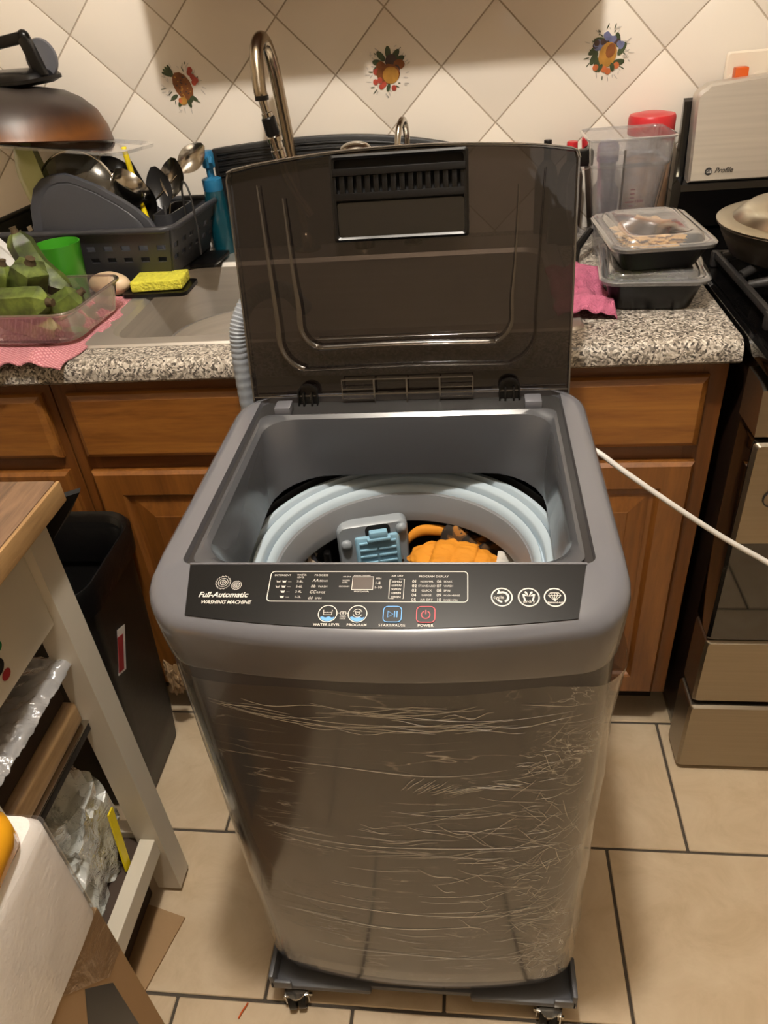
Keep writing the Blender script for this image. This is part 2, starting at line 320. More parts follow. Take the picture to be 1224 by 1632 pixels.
    def text(s, txt, size, M, shear=0, bold=0, align='LEFT', ext=.0001, spacing=1):
        cu = bpy.data.curves.new('t', 'FONT'); cu.body = txt; cu.size = size; cu.shear = shear; cu.offset = bold; cu.align_x = align; cu.extrude = ext
        cu.resolution_u = 3; cu.space_character = spacing
        o = bpy.data.objects.new('t', cu); me = bpy.data.meshes.new_from_object(o)
        s.add([v.co.copy() for v in me.vertices], [list(p.vertices) for p in me.polygons], M)
        bpy.data.objects.remove(o); bpy.data.curves.remove(cu); bpy.data.meshes.remove(me); return s
def build(name, mb, mats, parent=None, smooth=35, recalc=True, weld=True):
    me = bpy.data.meshes.new(name)
    loc = parent.matrix_world.translation if parent is not None else Vector((0, 0, 0))
    if parent is not None: loc = ROOT.get(parent.name, Vector((0, 0, 0)))
    bm = bmesh.new(); bv = [bm.verts.new(p-loc) for p in mb.v]
    for f, mi in zip(mb.f, mb.mi):
        try:
            fc = bm.faces.new([bv[i] for i in f]); fc.material_index = mi
        except ValueError: pass
    if weld: bmesh.ops.remove_doubles(bm, verts=bm.verts[:], dist=1e-6)
    if recalc: bmesh.ops.recalc_face_normals(bm, faces=bm.faces[:])
    bm.to_mesh(me); bm.free()
    for m_ in (mats if isinstance(mats, (list, tuple)) else [mats]): me.materials.append(MT[m_] if isinstance(m_, str) else m_)
    if smooth:
        me.shade_smooth(); me.set_sharp_from_angle(angle=R(smooth))
    o = bpy.data.objects.new(name, me); COL.objects.link(o)
    if parent is not None: o.parent = parent
    ROOT[o.name] = loc
    return o
ROOT = {}
def thing(name, label, cat, loc=(0, 0, 0), group=None):
    o = bpy.data.objects.new(name, None); o.empty_display_size = .05; COL.objects.link(o); o.location = loc
    o['label'] = label; o['category'] = cat
    if group: o['group'] = group
    ROOT[o.name] = Vector(loc); return o
def single(name, mb, mats, label, cat, loc=None, group=None, **k):
    """a thing that is one mesh; its origin goes to its base centre"""
    if loc is None:
        xs = [p.x for p in mb.v]; ys = [p.y for p in mb.v]; zs = [p.z for p in mb.v]
        loc = Vector(((min(xs)+max(xs))/2, (min(ys)+max(ys))/2, min(zs)))
    mb.v = [p-Vector(loc) for p in mb.v]
    o = build(name, mb, mats, **k); o.location = loc; ROOT[o.name] = Vector(loc); o['label'] = label; o['category'] = cat
    if group: o['group'] = group
    return o
def struct(name, mb, mats, parent=None, **k):
    o = build(name, mb, mats, parent, **k)
    if parent is None: o['kind'] = 'structure'
    return o
def rr(x0, x1, y0, y1, r, z, nc=6, ne=8, bow=0, zf=None, r2=None):
    """rounded rectangle ring, CCW, the y0 side bowed outwards by bow"""
    pts = []
    rf = r; rb = r if r2 is None else r2
    def arc(cx, cy, a0, rad):
        for i in range(nc+1):
            a = a0+PI/2*i/nc; pts.append((cx+rad*math.cos(a), cy+rad*math.sin(a)))
    def edge(a, b):
        for i in range(1, ne): pts.append((a[0]+(b[0]-a[0])*i/ne, a[1]+(b[1]-a[1])*i/ne))
    arc(x0+rf, y0+rf, PI, rf); e0 = pts[-1]; edge(e0, (x1-rf, y0)); arc(x1-rf, y0+rf, -PI/2, rf); edge(pts[-1], (x1, y1-rb))
    arc(x1-rb, y1-rb, 0, rb); edge(pts[-1], (x0+rb, y1)); arc(x0+rb, y1-rb, PI/2, rb); edge(pts[-1], (x0, y0+rf))
    out = []
    cx = (x0+x1)/2; hw = (x1-x0)/2; ym = (y0+y1)/2
    for x, y in pts:
        if bow:
            k = max(0, min(1, (ym-y)/(ym-y0))); y -= bow*(1-((x-cx)/hw)**2)*k
        zz = z if zf is None else zf(x, y, z)
        out.append((x, y, zz))
    return out
def arcpts(n, f): return [f(i/(n-1)) for i in range(n)]
def bez(P, n=20):
    """Catmull-Rom through points"""
    P = [Vector(p) for p in P]; P = [2*P[0]-P[1]]+P+[2*P[-1]-P[-2]]; out = []
    for k in range(1, len(P)-2):
        for i in range(n):
            t = i/n; a, b, c, d = P[k-1:k+3]
            out.append(.5*((2*b)+(c-a)*t+(2*a-5*b+4*c-d)*t*t+(3*b-a-3*c+d)*t**3))
    out.append(P[-2]); return out

# ================================================================== SETTING
XL, XR, YB, YF, ZC = -2.6, 1.9, .6375, -3.4, 2.6
f = MB().box(XL, XR, YF, YB+.1, -.06, -.003); floor = struct('floor', f, 'fgrout', smooth=0)
TS = .304
tm = None; random.seed(4)
rows = [j for j in range(-1, 8)]
for j in rows:
    off = 0 if j % 2 == 0 else -.5
    for i in range(-8, 6):
        cx = (i+off+.5)*TS-.003; cy = -(j+.5)*TS-.002
        if cx < -2.3 or cx > 1.6: continue
        if tm is None:
            h = TS/2-.0028; tm = build('tile', MB().box(-h, h, -h, h, -.008, 0, .0015, seg=1), 'ftile', floor, smooth=0); o = tm
        else: o = tm.copy(); COL.objects.link(o)
        o.parent = floor; o.location = (cx, cy, random.uniform(-.0003, .0003))
struct('ceiling', MB().box(XL, XR, YF, YB+.1, ZC, ZC+.05), 'ceil', smooth=0)
struct('wall_left', MB().box(XL-.05, XL, YF, YB+.1, 0, ZC), 'paint', smooth=0)
struct('wall_right', MB().box(XR, XR+.05, YF, YB+.1, 0, ZC), 'paint', smooth=0)
struct('wall_front', MB().box(XL, XR, YF-.05, YF, 0, ZC), 'paint', smooth=0)
wb = struct('wall_back', MB().box(XL, XR, YB, YB+.1, 0, ZC), 'wgrout', smooth=0)
H = .11; OX, OZ = -.2404, 1.2466
s_ = H*math.sqrt(2)/2-.0013; wt = None; prints = {(-7, 0): 'pineapple', (-3, 0): 'plum', (1, 0): 'grape'}
Mrot = Matrix.Rotation(PI/4, 4, 'Y')
tiles = {}
for j in range(-3, 5):
    for i in range(-17, 15):
        if (i+j) % 2 == 0: continue
        cx, cz = OX+i*H, OZ+j*H
        if cz > 1.62: continue
        if wt is None:
            wt = build('tile', MB().box(-s_, s_, -.0035, .0035, -s_, s_, .0010, Mrot, seg=2), 'wtile', wb, smooth=30); o = wt
        else: o = wt.copy(); COL.objects.link(o)
        o.parent = wb; o.location = (cx, YB+.0019, cz); tiles[(i, j)] = o
# fruit prints on three of the tiles (flat print)
def fm(name, c): MT[name] = M_(name, c, .25, var=.25, vscale=60)
for n_, c_ in dict(fr_brown='7a4a2a', fr_green='3f4a33', fr_red='a8483a', fr_gold='a87a38', fr_blue='666a8c', fr_dark='463634', fr_grey='c2bab0', fr_orange='b8653c').items(): fm(n_, c_)
FM = ['fr_brown', 'fr_green', 'fr_red', 'fr_gold', 'fr_blue', 'fr_dark', 'fr_grey', 'fr_orange']
def fruit(kind, tile):
    mb = MB(); y = [-.0040]
    def d(ci, x, z, a, b, rot=0):
        mb.cur = ci; y[0] -= .000015; mb.disc((x, y[0], z), a, b, 'y', rot, 12)
    rnd = random.Random(kind)
    for k in range(46):   # pale sprigs round the rim
        a = rnd.uniform(0, 2*PI); r_ = rnd.uniform(.024, .036); d(6 if rnd.random() < .75 else 1, r_*math.cos(a), r_*math.sin(a), rnd.uniform(.002, .005), .0008, a+rnd.uniform(-.8, .8))
    if kind == 'pineapple':
        for a in (1.9, 2.2, 2.5, 2.8): d(1, -.013+.009*math.cos(a), .018+.007*math.sin(a), .010, .0028, a)
        for a in (3.6, 4.2, 5.0, 5.6): d(1, .020*math.cos(a), -.004+.020*math.sin(a), .007, .003, a)
        d(0, 0, .002, .0145, .022, .45)
        for k in range(26):
            u, v = rnd.uniform(-.010, .010), rnd.uniform(-.014, .016); d(5 if k % 2 else 3, u-v*.3, v, .0014, .0011)
        for p in ((.015, .020), (.019, .014), (.020, .006), (.024, .009), (.017, .024)): d(2, p[0], p[1], .0042, .0045)
        d(3, -.004, -.019, .007, .006); d(7, -.009, -.018, .003, .004); d(1, .010, -.018, .007, .003, .9)
    elif kind == 'plum':
        for a in (.4, .9, 1.6, 2.3, 2.9, 3.4): d(1, .002+.018*math.cos(a), .008+.017*math.sin(a), .009, .0045, a)
        d(5, .006, .012, .010, .011); d(0, .018, .008, .009, .007); d(5, .013, .002, .006, .006); d(0, -.011, .006, .008, .008); d(2, -.018, .0, .006, .005)
        d(0, .0, -.004, .019, .014); d(3, .004, -.006, .013, .012)
        for p in ((-.014, -.012), (-.008, -.018), (-.012, -.021), (.008, -.024), (-.021, -.014)): d(2, p[0], p[1], .0042, .0042)
        d(1, -.001, -.023, .006, .003, 1.2)
    else:
        for a in (.2, .9, 2.2, 2.9, 3.4, 3.9, 5.6): d(1, .021*math.cos(a), .021*math.sin(a), .010, .0045, a+.8)
        for k in range(26):
            u = rnd.uniform(-.020, .020); v = .008+rnd.uniform(0, .018)*(1-abs(u)/.03); d(4 if k % 3 else 5, u, v, .0042, .0042)
        d(3, .0, -.002, .0135, .017, -.3); d(0, .004, .003, .007, .010, -.3)
        for p in ((-.017, -.018), (-.004, -.021), (.002, -.024), (.014, -.017)): d(7, p[0], p[1], .0045, .0045)
        d(1, -.010, -.019, .006, .003, 1); d(1, .008, -.019, .006, .0035, 1.8)
    mb.v = [Vector((p.x*1.3, p.y, p.z*1.3)) for p in mb.v]
    o = build('fruit_print', mb, FM, None, smooth=0, recalc=False, weld=False); o.parent = tile
for k_, v_ in prints.items(): fruit(v_, tiles[k_])

# upper cupboard over the sink (outside the frame, its shadow lies on the tiles)
t = thing('wall_cabinet', 'oak wall cabinet hung over the sink, above the tiles', 'cabinet', (-.57, .40, 1.44))
UX0, UX1, UY, UZ = -.975, -.197, .415, 1.45
build('body', MB().box(UX0, UX1, UY+.02, YB-.007, UZ, 2.2, .002), 'oakV', t, smooth=30)
for k in (0, 1):
    a = UX0+.01+k*(UX1-UX0)/2; b = UX0-.01+(k+1)*(UX1-UX0)/2
    build('door', MB().box(a, b, UY, UY+.0195, UZ+.004, 2.19, .004), 'oakV', t, smooth=30)

# ================================================================== BASE CABINETS
def panel_door(x0, x1, z0, z1, y, parent):
    """frame and raised panel; front face at y"""
    def loop(i, yy): return [(x0+i, yy, z0+i), (x1-i, yy, z0+i), (x1-i, yy, z1-i), (x0+i, yy, z1-i)]
    d = MB().loft([loop(0, y+.018), loop(0, y+.006), loop(.006, y), loop(.050, y), loop(.054, y+.003), loop(.058, y+.009), loop(.066, y+.009)], cap0=True)
    dr = build('door', d, 'oakV', parent, smooth=0)
    p = MB().loft([loop(.060, y+.012), loop(.067, y+.0085), loop(.100, y+.001), loop(.102, y)], cap1=True)
    build('raised_panel', p, 'oakV', dr, smooth=0)
def drawer(x0, x1, z0, z1, y, parent):
    def loop(i, yy): return [(x0+i, yy, z0+i), (x1-i, yy, z0+i), (x1-i, yy, z1-i), (x0+i, yy, z1-i)]
    build('drawer_front', MB().loft([loop(0, y+.018), loop(0, y+.011), loop(.003, y+.006), loop(.012, y)], cap0=True, cap1=True), 'oakH', parent, smooth=0)
def base_cabinet(x0, x1, cols, label, dx0, dx1, stile=None):
    t = thing('base_cabinet', label, 'cabinet', ((x0+x1)/2, .3, 0))
    build('side_panel', MB().box(x0+.002, x0+.018, .022, .60, .10, .874), 'oakF', t, smooth=0)
    build('side_panel', MB().box(x1-.018, x1-.002, .022, .60, .10, .874), 'oakF', t, smooth=0)
    build('bottom_panel', MB().box(x0+.0181, x1-.0181, .022, .60, .10, .118), 'oakF', t, smooth=0)
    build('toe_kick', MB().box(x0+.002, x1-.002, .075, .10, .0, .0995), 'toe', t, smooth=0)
    fr = MB().box(x0+.001, dx0+.02, 0, .0215, .1, .875).box(dx1-.02, x1, 0, .0215, .1, .875)
    build('stile', MB().box(x0+.001, dx0+.02, 0, .0215, .1, .875, .001), 'oakF', t, smooth=0)
    build('stile', MB().box(dx1-.02, x1-.0005, 0, .0215, .1, .875, .001), 'oakF', t, smooth=0)
    for z0, z1 in ((.1, .13), (.68, .73), (.84, .875)):
        build('rail', MB().box(dx0+.0201, dx1-.0201, .0006, .0215, z0, z1), 'oakFH', t, smooth=0)
    W = (dx1-dx0)/cols; g = .012 if cols > 1 else 0
    for k in range(cols):
        a = dx0+k*W+(g if k else 0); b = dx0+(k+1)*W-(g if k < cols-1 else 0)
        drawer(a, b, .7185, .849, -.018, t); panel_door(a, b, .115, .690, -.018, t)
        if k: build('stile', MB().box(dx0+k*W-.025, dx0+k*W+.025, .0003, .0213, .13, .84), 'oakF', t, smooth=0)
base_cabinet(-1.142, 0, 2, 'oak sink cabinet behind the washing machine, next to the range', -1.114, -.0295)
base_cabinet(-1.61, -1.143, 1, 'oak base cabinet at the far left, behind the white cart', -1.585, -1.160)
base_cabinet(-2.2, -1.611, 1, 'oak base cabinet left of the frame, at the end of the counter', -2.17, -1.635)

# countertop with sink cut-out and a rolled front edge
CT = .914
SX0, SX1, SY0, SY1 = -1.062, -.24, .055, .50   # bowl opening
def prof(x): # (y,z) section
    pts = [(.632, .876), (-.028, .876), (-.035, .882)]
    for i in range(9):
        a = PI+(-PI/2)*i/8; pts.append((-.035+.022+.022*math.cos(a), .892+.022*math.sin(a)))
    pts.append((SY0, CT)); return [(x, p[0], p[1]) for p in pts]
ct = MB()
sec = lambda x: prof(x)
front = lambda x: [(x, SY0, .876)]+prof(x)[1:]
ct.loft([front(-2.2), front(.004)], True, True)
ct.box(-2.2, SX0, SY0, .632, .876, CT).box(SX1, .004, SY0, .632, .876, CT).box(SX0, SX1, SY1, .632, .876, CT)
single('countertop', ct, 'counter', 'speckled grey granite-look worktop with rounded front edge', 'countertop', smooth=40, weld=True)

# sink
t = thing('kitchen_sink', 'stainless steel drop-in sink behind the washer lid', 'sink', (-.65, .28, .914))
ring = lambda x0, x1, y0, y1, r, z: rr(x0, x1, y0, y1, r, z, 6, 3)
mb = MB().loft([ring(-1.082, -.222, .030, .585, .02, CT+.0006), ring(-1.078, -.226, .034, .581, .02, CT+.0045), ring(-1.05, -.252, .064, .49, .05, CT+.004),
               ring(-1.043, -.259, .071, .483, .05, CT-.004), ring(-1.03, -.27, .085, .47, .06, .735), ring(-.99, -.31, .125, .43, .05, .72)], cap1=True)
build('basin', mb, 'steel', t)
build('drain', MB().lathe([(.045, .7215), (.043, .724), (.03, .723), (.005, .722)], 24, (-.64, .30, 0), cap1=True), 'chrome', t)
t = thing('stock_pot', 'round steel pot standing in the left side of the sink', 'pot', (-.90, .23, .722))
build('pot_body', MB().lathe([(.01, .002), (.12, .002), (.137, .012), (.143, .120), (.148, .121), (.1485, .118), (.1445, .116), (.139, .012), (.12, .0005), (.01, .0005)], 48, (-.862, .252, .722)), 'steel', t)

# wall outlet
t = thing('wall_outlet', 'ivory outlet plate with orange plug above the range', 'outlet', (.15, .628, 1.17))
pm = Matrix.Translation((.157, .6285, 1.178)) @ Matrix.Rotation(PI/2, 4, 'X')
build('cover_plate', MB().loft([rr(-.06, .06, -.055, .055, .006, z, 4, 2) for z in (-.001, .003)]+[rr(-.057, .057, -.052, .052, .005, .006, 4, 2)], True, True, M=pm), 'outlet', t)
for k in (-1, 1):
    build('socket', MB().lathe([(.019, .0061), (.019, .0085), (.017, .009)], 20, (k*.023-.015, .0, 0), cap0=True, cap1=True, M=pm), 'outlet', t)
build('plug', MB().box(-.047, -.021, .002, .030, .0092, .03, .004, pm), 'orangepl', t)

# ================================================================== WASHING MACHINE
WX = -.4975
wm = thing('washing_machine', 'grey top-loading washing machine with its smoky lid open, clothes inside', 'washing machine', (WX, -.37, .07))
def P4(f, n=6, e=8): return f
bd = MB()
def body_ring(z, hw, y0, y1, r=.043, bow=.026): return rr(WX-hw, WX+hw, y0, y1, r, z, 6, 10, bow)
bd.loft([body_ring(.059, .215, -.560, -.150, .05), body_ring(.068, .228, -.575, -.140), body_ring(.095, .234, -.585, -.135), body_ring(.12, .2375, -.588, -.133), body_ring(.30, .2395, -.590, -.130),
         body_ring(.55, .242, -.591, -.128), body_ring(.78, .244, -.592, -.126), body_ring(.808, .244, -.592, -.126)], cap0=True)
build('body', bd, 'wbody', wm, smooth=50)
# stretch film shell
fl = MB(); rings = []
zs = [.135+.655*k/26 for k in range(27)]
for z in zs:
    hw = .2385+.006*(z-.1)/.7; base = rr(WX-hw, WX+hw, -.5895, -.129, .043, z, 8, 26, .026)
    ring_ = []
    for x, y, zz in base:
        q = noise.noise(Vector((x*9, y*9, z*9)))*.0015+.0035
        right = max(0, min(1, (x-(WX+.17))/.07))*max(0, min(1, (-.35-y)/.1))
        q += right*(.0035+.007*abs(noise.noise(Vector((x*30, y*30, z*14))))+(.008 if z > .70 else 0)*max(0, (z-.70)/.09))
        cx, cy = x-WX, y+.37; L = math.hypot(cx, cy)
        ring_.append((x+cx/L*q, y+cy/L*q, zz+(.010*noise.noise(Vector((x*8, y*8, 3))) if z > .78 else 0)))
    rings.append(ring_)
fl.loft(rings)
build('protective_film', fl, 'film', wm, smooth=60)
# raised crease strands of the film, clustered like the photo's
cr = MB(); rnd = random.Random(11)
def frontpt(x, z, off=.0052):
    hw = .2385+.006*(z-.1)/.7; y = -.5895-.026*(1-((x-WX)/hw)**2)
    edge = hw-.05
    if abs(x-WX) > edge:
        k = min(1, (abs(x-WX)-edge)/.05); y += .05*(1-math.sqrt(max(0, 1-k*k)))
    return (x, y-off, z)
def strand(x, z, L, ang, wob, rad=.00035, n=9):
    pts = []; ph = rnd.uniform(0, 6); fr_ = rnd.uniform(3, 9)
    for i in range(n):
        u = i/(n-1); xx = x+L*(u-.5)*math.cos(ang); zz = z+L*(u-.5)*math.sin(ang)+wob*math.sin(ph+fr_*u)+.1*L*(u-.5)**2
        if abs(xx-WX) > .226: continue
        pts.append(frontpt(xx, zz, .0042))
    if len(pts) > 3: cr.tube(pts, [rad*(.25+math.sin(PI*(i+.5)/len(pts))) for i in range(len(pts))], 4)
for k in range(24): strand(WX+rnd.gauss(-.02, .07), rnd.uniform(.725, .765), rnd.uniform(.05, .17), rnd.gauss(-.02, .05), .004, .00042)
for z_, L_, x_ in ((.742, .40, 0), (.735, .34, -.03), (.655, .26, .0), (.50, .36, .03), (.335, .40, .02), (.30, .30, -.04), (.215, .34, .02)): strand(WX+x_, z_, L_, -.03, .004, .0004, 26)
for k in range(40): strand(WX+rnd.uniform(-.05, .19), rnd.uniform(.20, .66), rnd.uniform(.03, .13), rnd.gauss(0, .14), .002, .00024)
for k in range(26): strand(WX+.02+.005*k+rnd.uniform(-.004, .004), .625+.00006*(k-13)**2+rnd.uniform(-.004, .004), .03, .9-.05*k+rnd.uniform(-.1, .1), .001, .0004)
for k in range(150): strand(WX+rnd.uniform(.15, .218), rnd.uniform(.16, .72), rnd.uniform(.015, .05), rnd.uniform(-1.4, 1.4), .002, .0003, 6)
for k in range(30): strand(WX+rnd.uniform(.05, .2), rnd.uniform(.30, .56), rnd.uniform(.03, .08), rnd.choice((-.7, .6, .3, -.4))+rnd.gauss(0, .15), .004, .0003)
for k in range(14): strand(WX+rnd.uniform(-.17, .0), rnd.uniform(.2, .6), rnd.uniform(.05, .1), rnd.gauss(-.12, .05), .001, .00022)
MT['crease'] = filmmat('milky_film_crease', (.9, .9, .88), .12, .9, (.82, .78, .70), .30, bump=0)[0]
ob = build('film_creases', cr, 'crease', wm, smooth=60); ob['kind'] = 'stuff'

# top cover: outer shell, seat and sloping front
SLP = .027/.085
def zf(x, y, z):
    d = -(y+.54)
    if d <= 0: return z
    k = max(0, min(1, (z-.82)/.06)); return z-d*SLP*k
def tr(hw, y0, y1, r, z, bow=.026, rb=None): return rr(WX-hw, WX+hw, y0, y1, r, z, 6, 10, bow, zf, rb)
OPX0, OPX1 = WX-.207, WX+.210
def orr(x0, x1, y0, y1, r, z, bow=0): return rr(x0, x1, y0, y1, r, z, 6, 10, bow, zf)
tc = MB()
tc.loft([tr(.2395, -.588, -.131, .042, .806), tr(.2458, -.5940, -.124, .042, .8065), tr(.2468, -.5950, -.123, .043, .810), tr(.2490, -.5975, -.122, .044, .84), tr(.2508, -.5992, -.120, .045, .882, rb=.07),
         tr(.2500, -.5985, -.121, .045, .8890, rb=.07), tr(.2475, -.596, -.125, .045, .8935, rb=.07), tr(.2425, -.591, -.131, .044, .8965, rb=.065), tr(.235, -.584, -.138, .040, .8975, rb=.06),
         orr(WX-.2185, WX+.2185, -.5385, -.146, .012, .8975), orr(WX-.2175, WX+.2175, -.5378, -.147, .012, .8885)])
build('top_cover', tc, 'wgrey', wm, smooth=40)
se = MB().loft([orr(WX-.2178, WX+.2178, -.538, -.1468, .012, .889), orr(WX-.206, WX+.208, -.5365, -.198, .012, .888)])
build('lid_seat', se, 'wdark', wm, smooth=40)
bs = MB().loft([orr(WX-.2085, WX+.2085, -.5372, -.1965, .015, .8885), orr(WX-.2085, WX+.2085, -.537, -.197, .015, .8955), orr(WX-.204, WX+.204, -.535, -.2005, .03, .8965), orr(WX-.198, WX+.199, -.531, -.206, .04, .892),
                orr(WX-.195, WX+.196, -.528, -.209, .05, .876), rr(WX-.192, WX+.193, -.525, -.212, .07, .835, 6, 10), rr(WX-.191, WX+.192, -.524, -.213, .085, .802, 6, 10),
                rr(WX-.193, WX+.194, -.526, -.211, .085, .7995, 6, 10), rr(WX-.205, WX+.205, -.53, -.205, .085, .799, 6, 10)])
build('basin', bs, 'basin', wm, smooth=40)
# control panel : plane through (y -.54, z .895)
vdir = Vector((0, .085, .027)).normalized(); ndir = Vector((0, -.027, .085)).normalized()
PM = Matrix((Vector((1, 0, 0)), vdir, ndir)).transposed().to_4x4(); PM.translation = Vector((WX, -.5405, .8975))
def pedge(u): return -.0745+.030*((u-.0)/.2)**2*.45
pp = MB(); N_ = 24
top = [( -.2065+.414*i/N_, -.0005, 0) for i in range(N_+1)]
bot = [( -.1985+.393*i/N_, pedge(-.1985+.393*i/N_), 0) for i in range(N_+1)]
outl = [Vector(p) for p in top]+[Vector(p) for p in bot[::-1]]
n_ = len(outl)
pp.add(outl+[p+Vector((0, 0, .0009)) for p in outl], [tuple(range(n_, 2*n_))]+[(i, (i+1) % n_, n_+(i+1) % n_, n_+i) for i in range(n_)], PM)
cp = build('control_panel', pp, 'panel', wm, smooth=20)
def onp(u, v, z=.00105): return PM @ Matrix.Translation((u, v, z))
def stroke(mb, pts, wdt, closed=False, z=.0011):
    """flat printed line on the panel"""
    n = len(pts); vs = []; fs = []
    for i, (u, v) in enumerate(pts):
        a = pts[(i-1) % n] if (closed or i) else pts[i]; b = pts[(i+1) % n] if (closed or i < n-1) else pts[i]
        dx, dy = b[0]-a[0], b[1]-a[1]; L = math.hypot(dx, dy) or 1; nx, ny = -dy/L*wdt/2, dx/L*wdt/2
        vs += [(u+nx, v+ny, z), (u-nx, v-ny, z)]
    for i in range(n if closed else n-1):
        j = (i+1) % n; fs.append((2*i, 2*i+1, 2*j+1, 2*j))
    mb.add(vs, fs, PM)
def circ(u, v, r, n=28, a0=0, a1=2*PI, ry=None): return [(u+r*math.cos(a0+(a1-a0)*i/n), v+(ry or r)*math.sin(a0+(a1-a0)*i/n)) for i in range(n+(0 if abs(a1-a0-2*PI) < 1e-6 else 1))]
def rrect(u0, u1, v0, v1, r): return [(p[0], p[1]) for p in rr(u0, u1, v0, v1, r, 0, 4, 2)]
def T(mb, s, u, v, size, shear=0, bold=0, align='LEFT', sp=1): mb.text(s, size, onp(u, v), shear, bold, align, 0, sp)
K = .0013
lg = MB()   # emblem and name
T(lg, 'Full-Automatic', -.1890, -.0400, .0088, .25, .00018, sp=1.0); T(lg, 'WASHING MACHINE', -.1850, -.0478, .0058, .25, .0001, sp=.97)
for (u, v, r) in ((-.1655, -.0225, .0072), (-.1505, -.0258, .0048)):
    g = []
    for i in range(64): g.append((u+r*(1.13 if (i//2) % 2 else 1)*math.cos(2*PI*i/64), v+r*(1.13 if (i//2) % 2 else 1)*math.sin(2*PI*i/64)))
    stroke(lg, g, .00045, True); stroke(lg, circ(u, v, r*.72), .0005, True); stroke(lg, circ(u, v, r*.42), .0006, True); stroke(lg, circ(u, v, r*.16, 12), .0004, True)
build('name_lettering', lg, 'white', wm, smooth=0, recalc=False, weld=False)
tb = MB()
stroke(tb, rrect(-.1155, .0890, -.0445, -.0088, .004), .0009, True)
T(tb, 'DETERGENT', -.1115, -.0144, .0030, sp=1.05); T(tb, 'WATER', -.0875, -.0140, .0029); T(tb, 'LEVEL', -.0870, -.0168, .0029); T(tb, 'PROCESS', -.0690, -.0144, .0033, sp=1.1)
for k, s_t in enumerate(('7-8L', '5-6L', '3-4L', '1-2L')):
    v = -.0222-k*.0061; T(tb, s_t, -.0870, v, .0038); T(tb, '—', -.0960, v, .0035)
    for q in range(2 if k < 2 else 1):
        u = -.1000-(.0062 if q else 0); stroke(tb, [(u-.0022, v+.0024), (u-.0012, v), (u+.0014, v), (u+.0018, v+.0024)], .0005)
        stroke(tb, [(u-.0016, v+.0012), (u+.0016, v+.0012)], .0016 if (q == 0 or k > 1) else .0006)
for k, (a, b) in enumerate((('AA', 'SOAK'), ('bb', 'WASH'), ('CC', 'RINSE'), ('dd', 'SPIN'))):
    v = -.0212-k*.0069; T(tb, a, -.0705-.0008*k, v, .0048, .2); T(tb, b, -.0630-.0008*k, v, .0032, 0, 0, sp=1.1)
stroke(tb, [(-.0285, -.0152), (-.0070, -.0152), (-.0070, -.0305), (-.0285, -.0305)], .0009, True)
T(tb, 'AIR DRY', -.0390, -.0158, .0023); T(tb, 'WATER', -.0392, -.0204, .0023); T(tb, 'LEVEL', -.0392, -.0226, .0023); T(tb, 'PROGRAM', -.0420, -.0276, .0023)
T(tb, 'WASHING TIME RESET', -.0280, -.0142, .0018); T(tb, 'PRESET(HOUR)', -.0260, -.0335, .0023)
T(tb, 'MIN', -.0045, -.0182, .0030, sp=1.1); T(tb, '1-8', -.0052, -.0240, .0044); T(tb, '1-10', -.0056, -.0292, .0044)
T(tb, 'AIR DRY', .0115, -.0150, .0030, sp=1.1)
stroke(tb, [(.0115, -.0185), (.0100, -.0185), (.0100, -.0408), (.0150, -.0408)], .0006); stroke(tb, [(.0195, -.0178), (.0248, -.0178), (.0248, -.0408), (.0240, -.0408)], .0006)
for k, s_t in enumerate(('30MIN', '60MIN', '90MIN', '10MIN', '20MIN')): T(tb, s_t, .0120, -.0222-k*.0045, .0035, sp=1.05)
T(tb, 'PROGRAM DISPLAY', .0395, -.0158, .0032, sp=1.1)
for k, (a, b, c_, d_) in enumerate((('01', 'NORMAL', '06', 'SOAK'), ('02', 'STANDARD', '07', 'WASH'), ('03', 'QUICK', '08', 'SPIN'), ('04', 'LARGE', '09', 'WASH+RINSE'), ('05', 'AIR DRY', '10', 'RINSE+SPIN'))):
    v = -.0222-k*.0053; T(tb, a, .0330, v, .0048); T(tb, b, .0480, v+.0004, .0032, align='CENTER', sp=1.05); T(tb, c_, .0580, v, .0048); T(tb, d_, .0650, v+.0004, .0032 if k < 3 else .0026, sp=1.05)
T(tb, 'WATER LEVEL', -.0500, -.0722, .0040, 0, .00005, 'CENTER', 1.1); T(tb, 'PROGRAM', -.0198, -.0722, .0040, 0, .00005, 'CENTER', 1.1)
T(tb, 'START/PAUSE', .0150, -.0722, .0040, 0, .00005, 'CENTER', 1.1); T(tb, 'POWER', .0480, -.0722, .0042, 0, .00005, 'CENTER', 1.1)
stroke(tb, [(-.0395, -.0578), (-.0373, -.0578)], .0005); stroke(tb, [(-.0315, -.0578), (-.0292, -.0578)], .0005)
stroke(tb, rrect(-.0372, -.0318, -.0600, -.0562, .0004), .0005, True); stroke(tb, circ(-.0345, -.0578, .0008, 8), .0007, True); T(tb, 'CHILD', -.0345, -.0628, .0022, align='CENTER'); T(tb, 'LOCK', -.0345, -.0648, .0022, align='CENTER')
build('table_lettering', tb, 'white', wm, smooth=0, recalc=False, weld=False)
bt = MB().loft([[PM @ Vector((u, v, z)) for u, v in rrect(-.0280, -.0075, -.0300, -.0157, .0005)] for z in (.0010, .00108)], cap1=True)
build('display_window', bt, 'screen', wm, smooth=0)
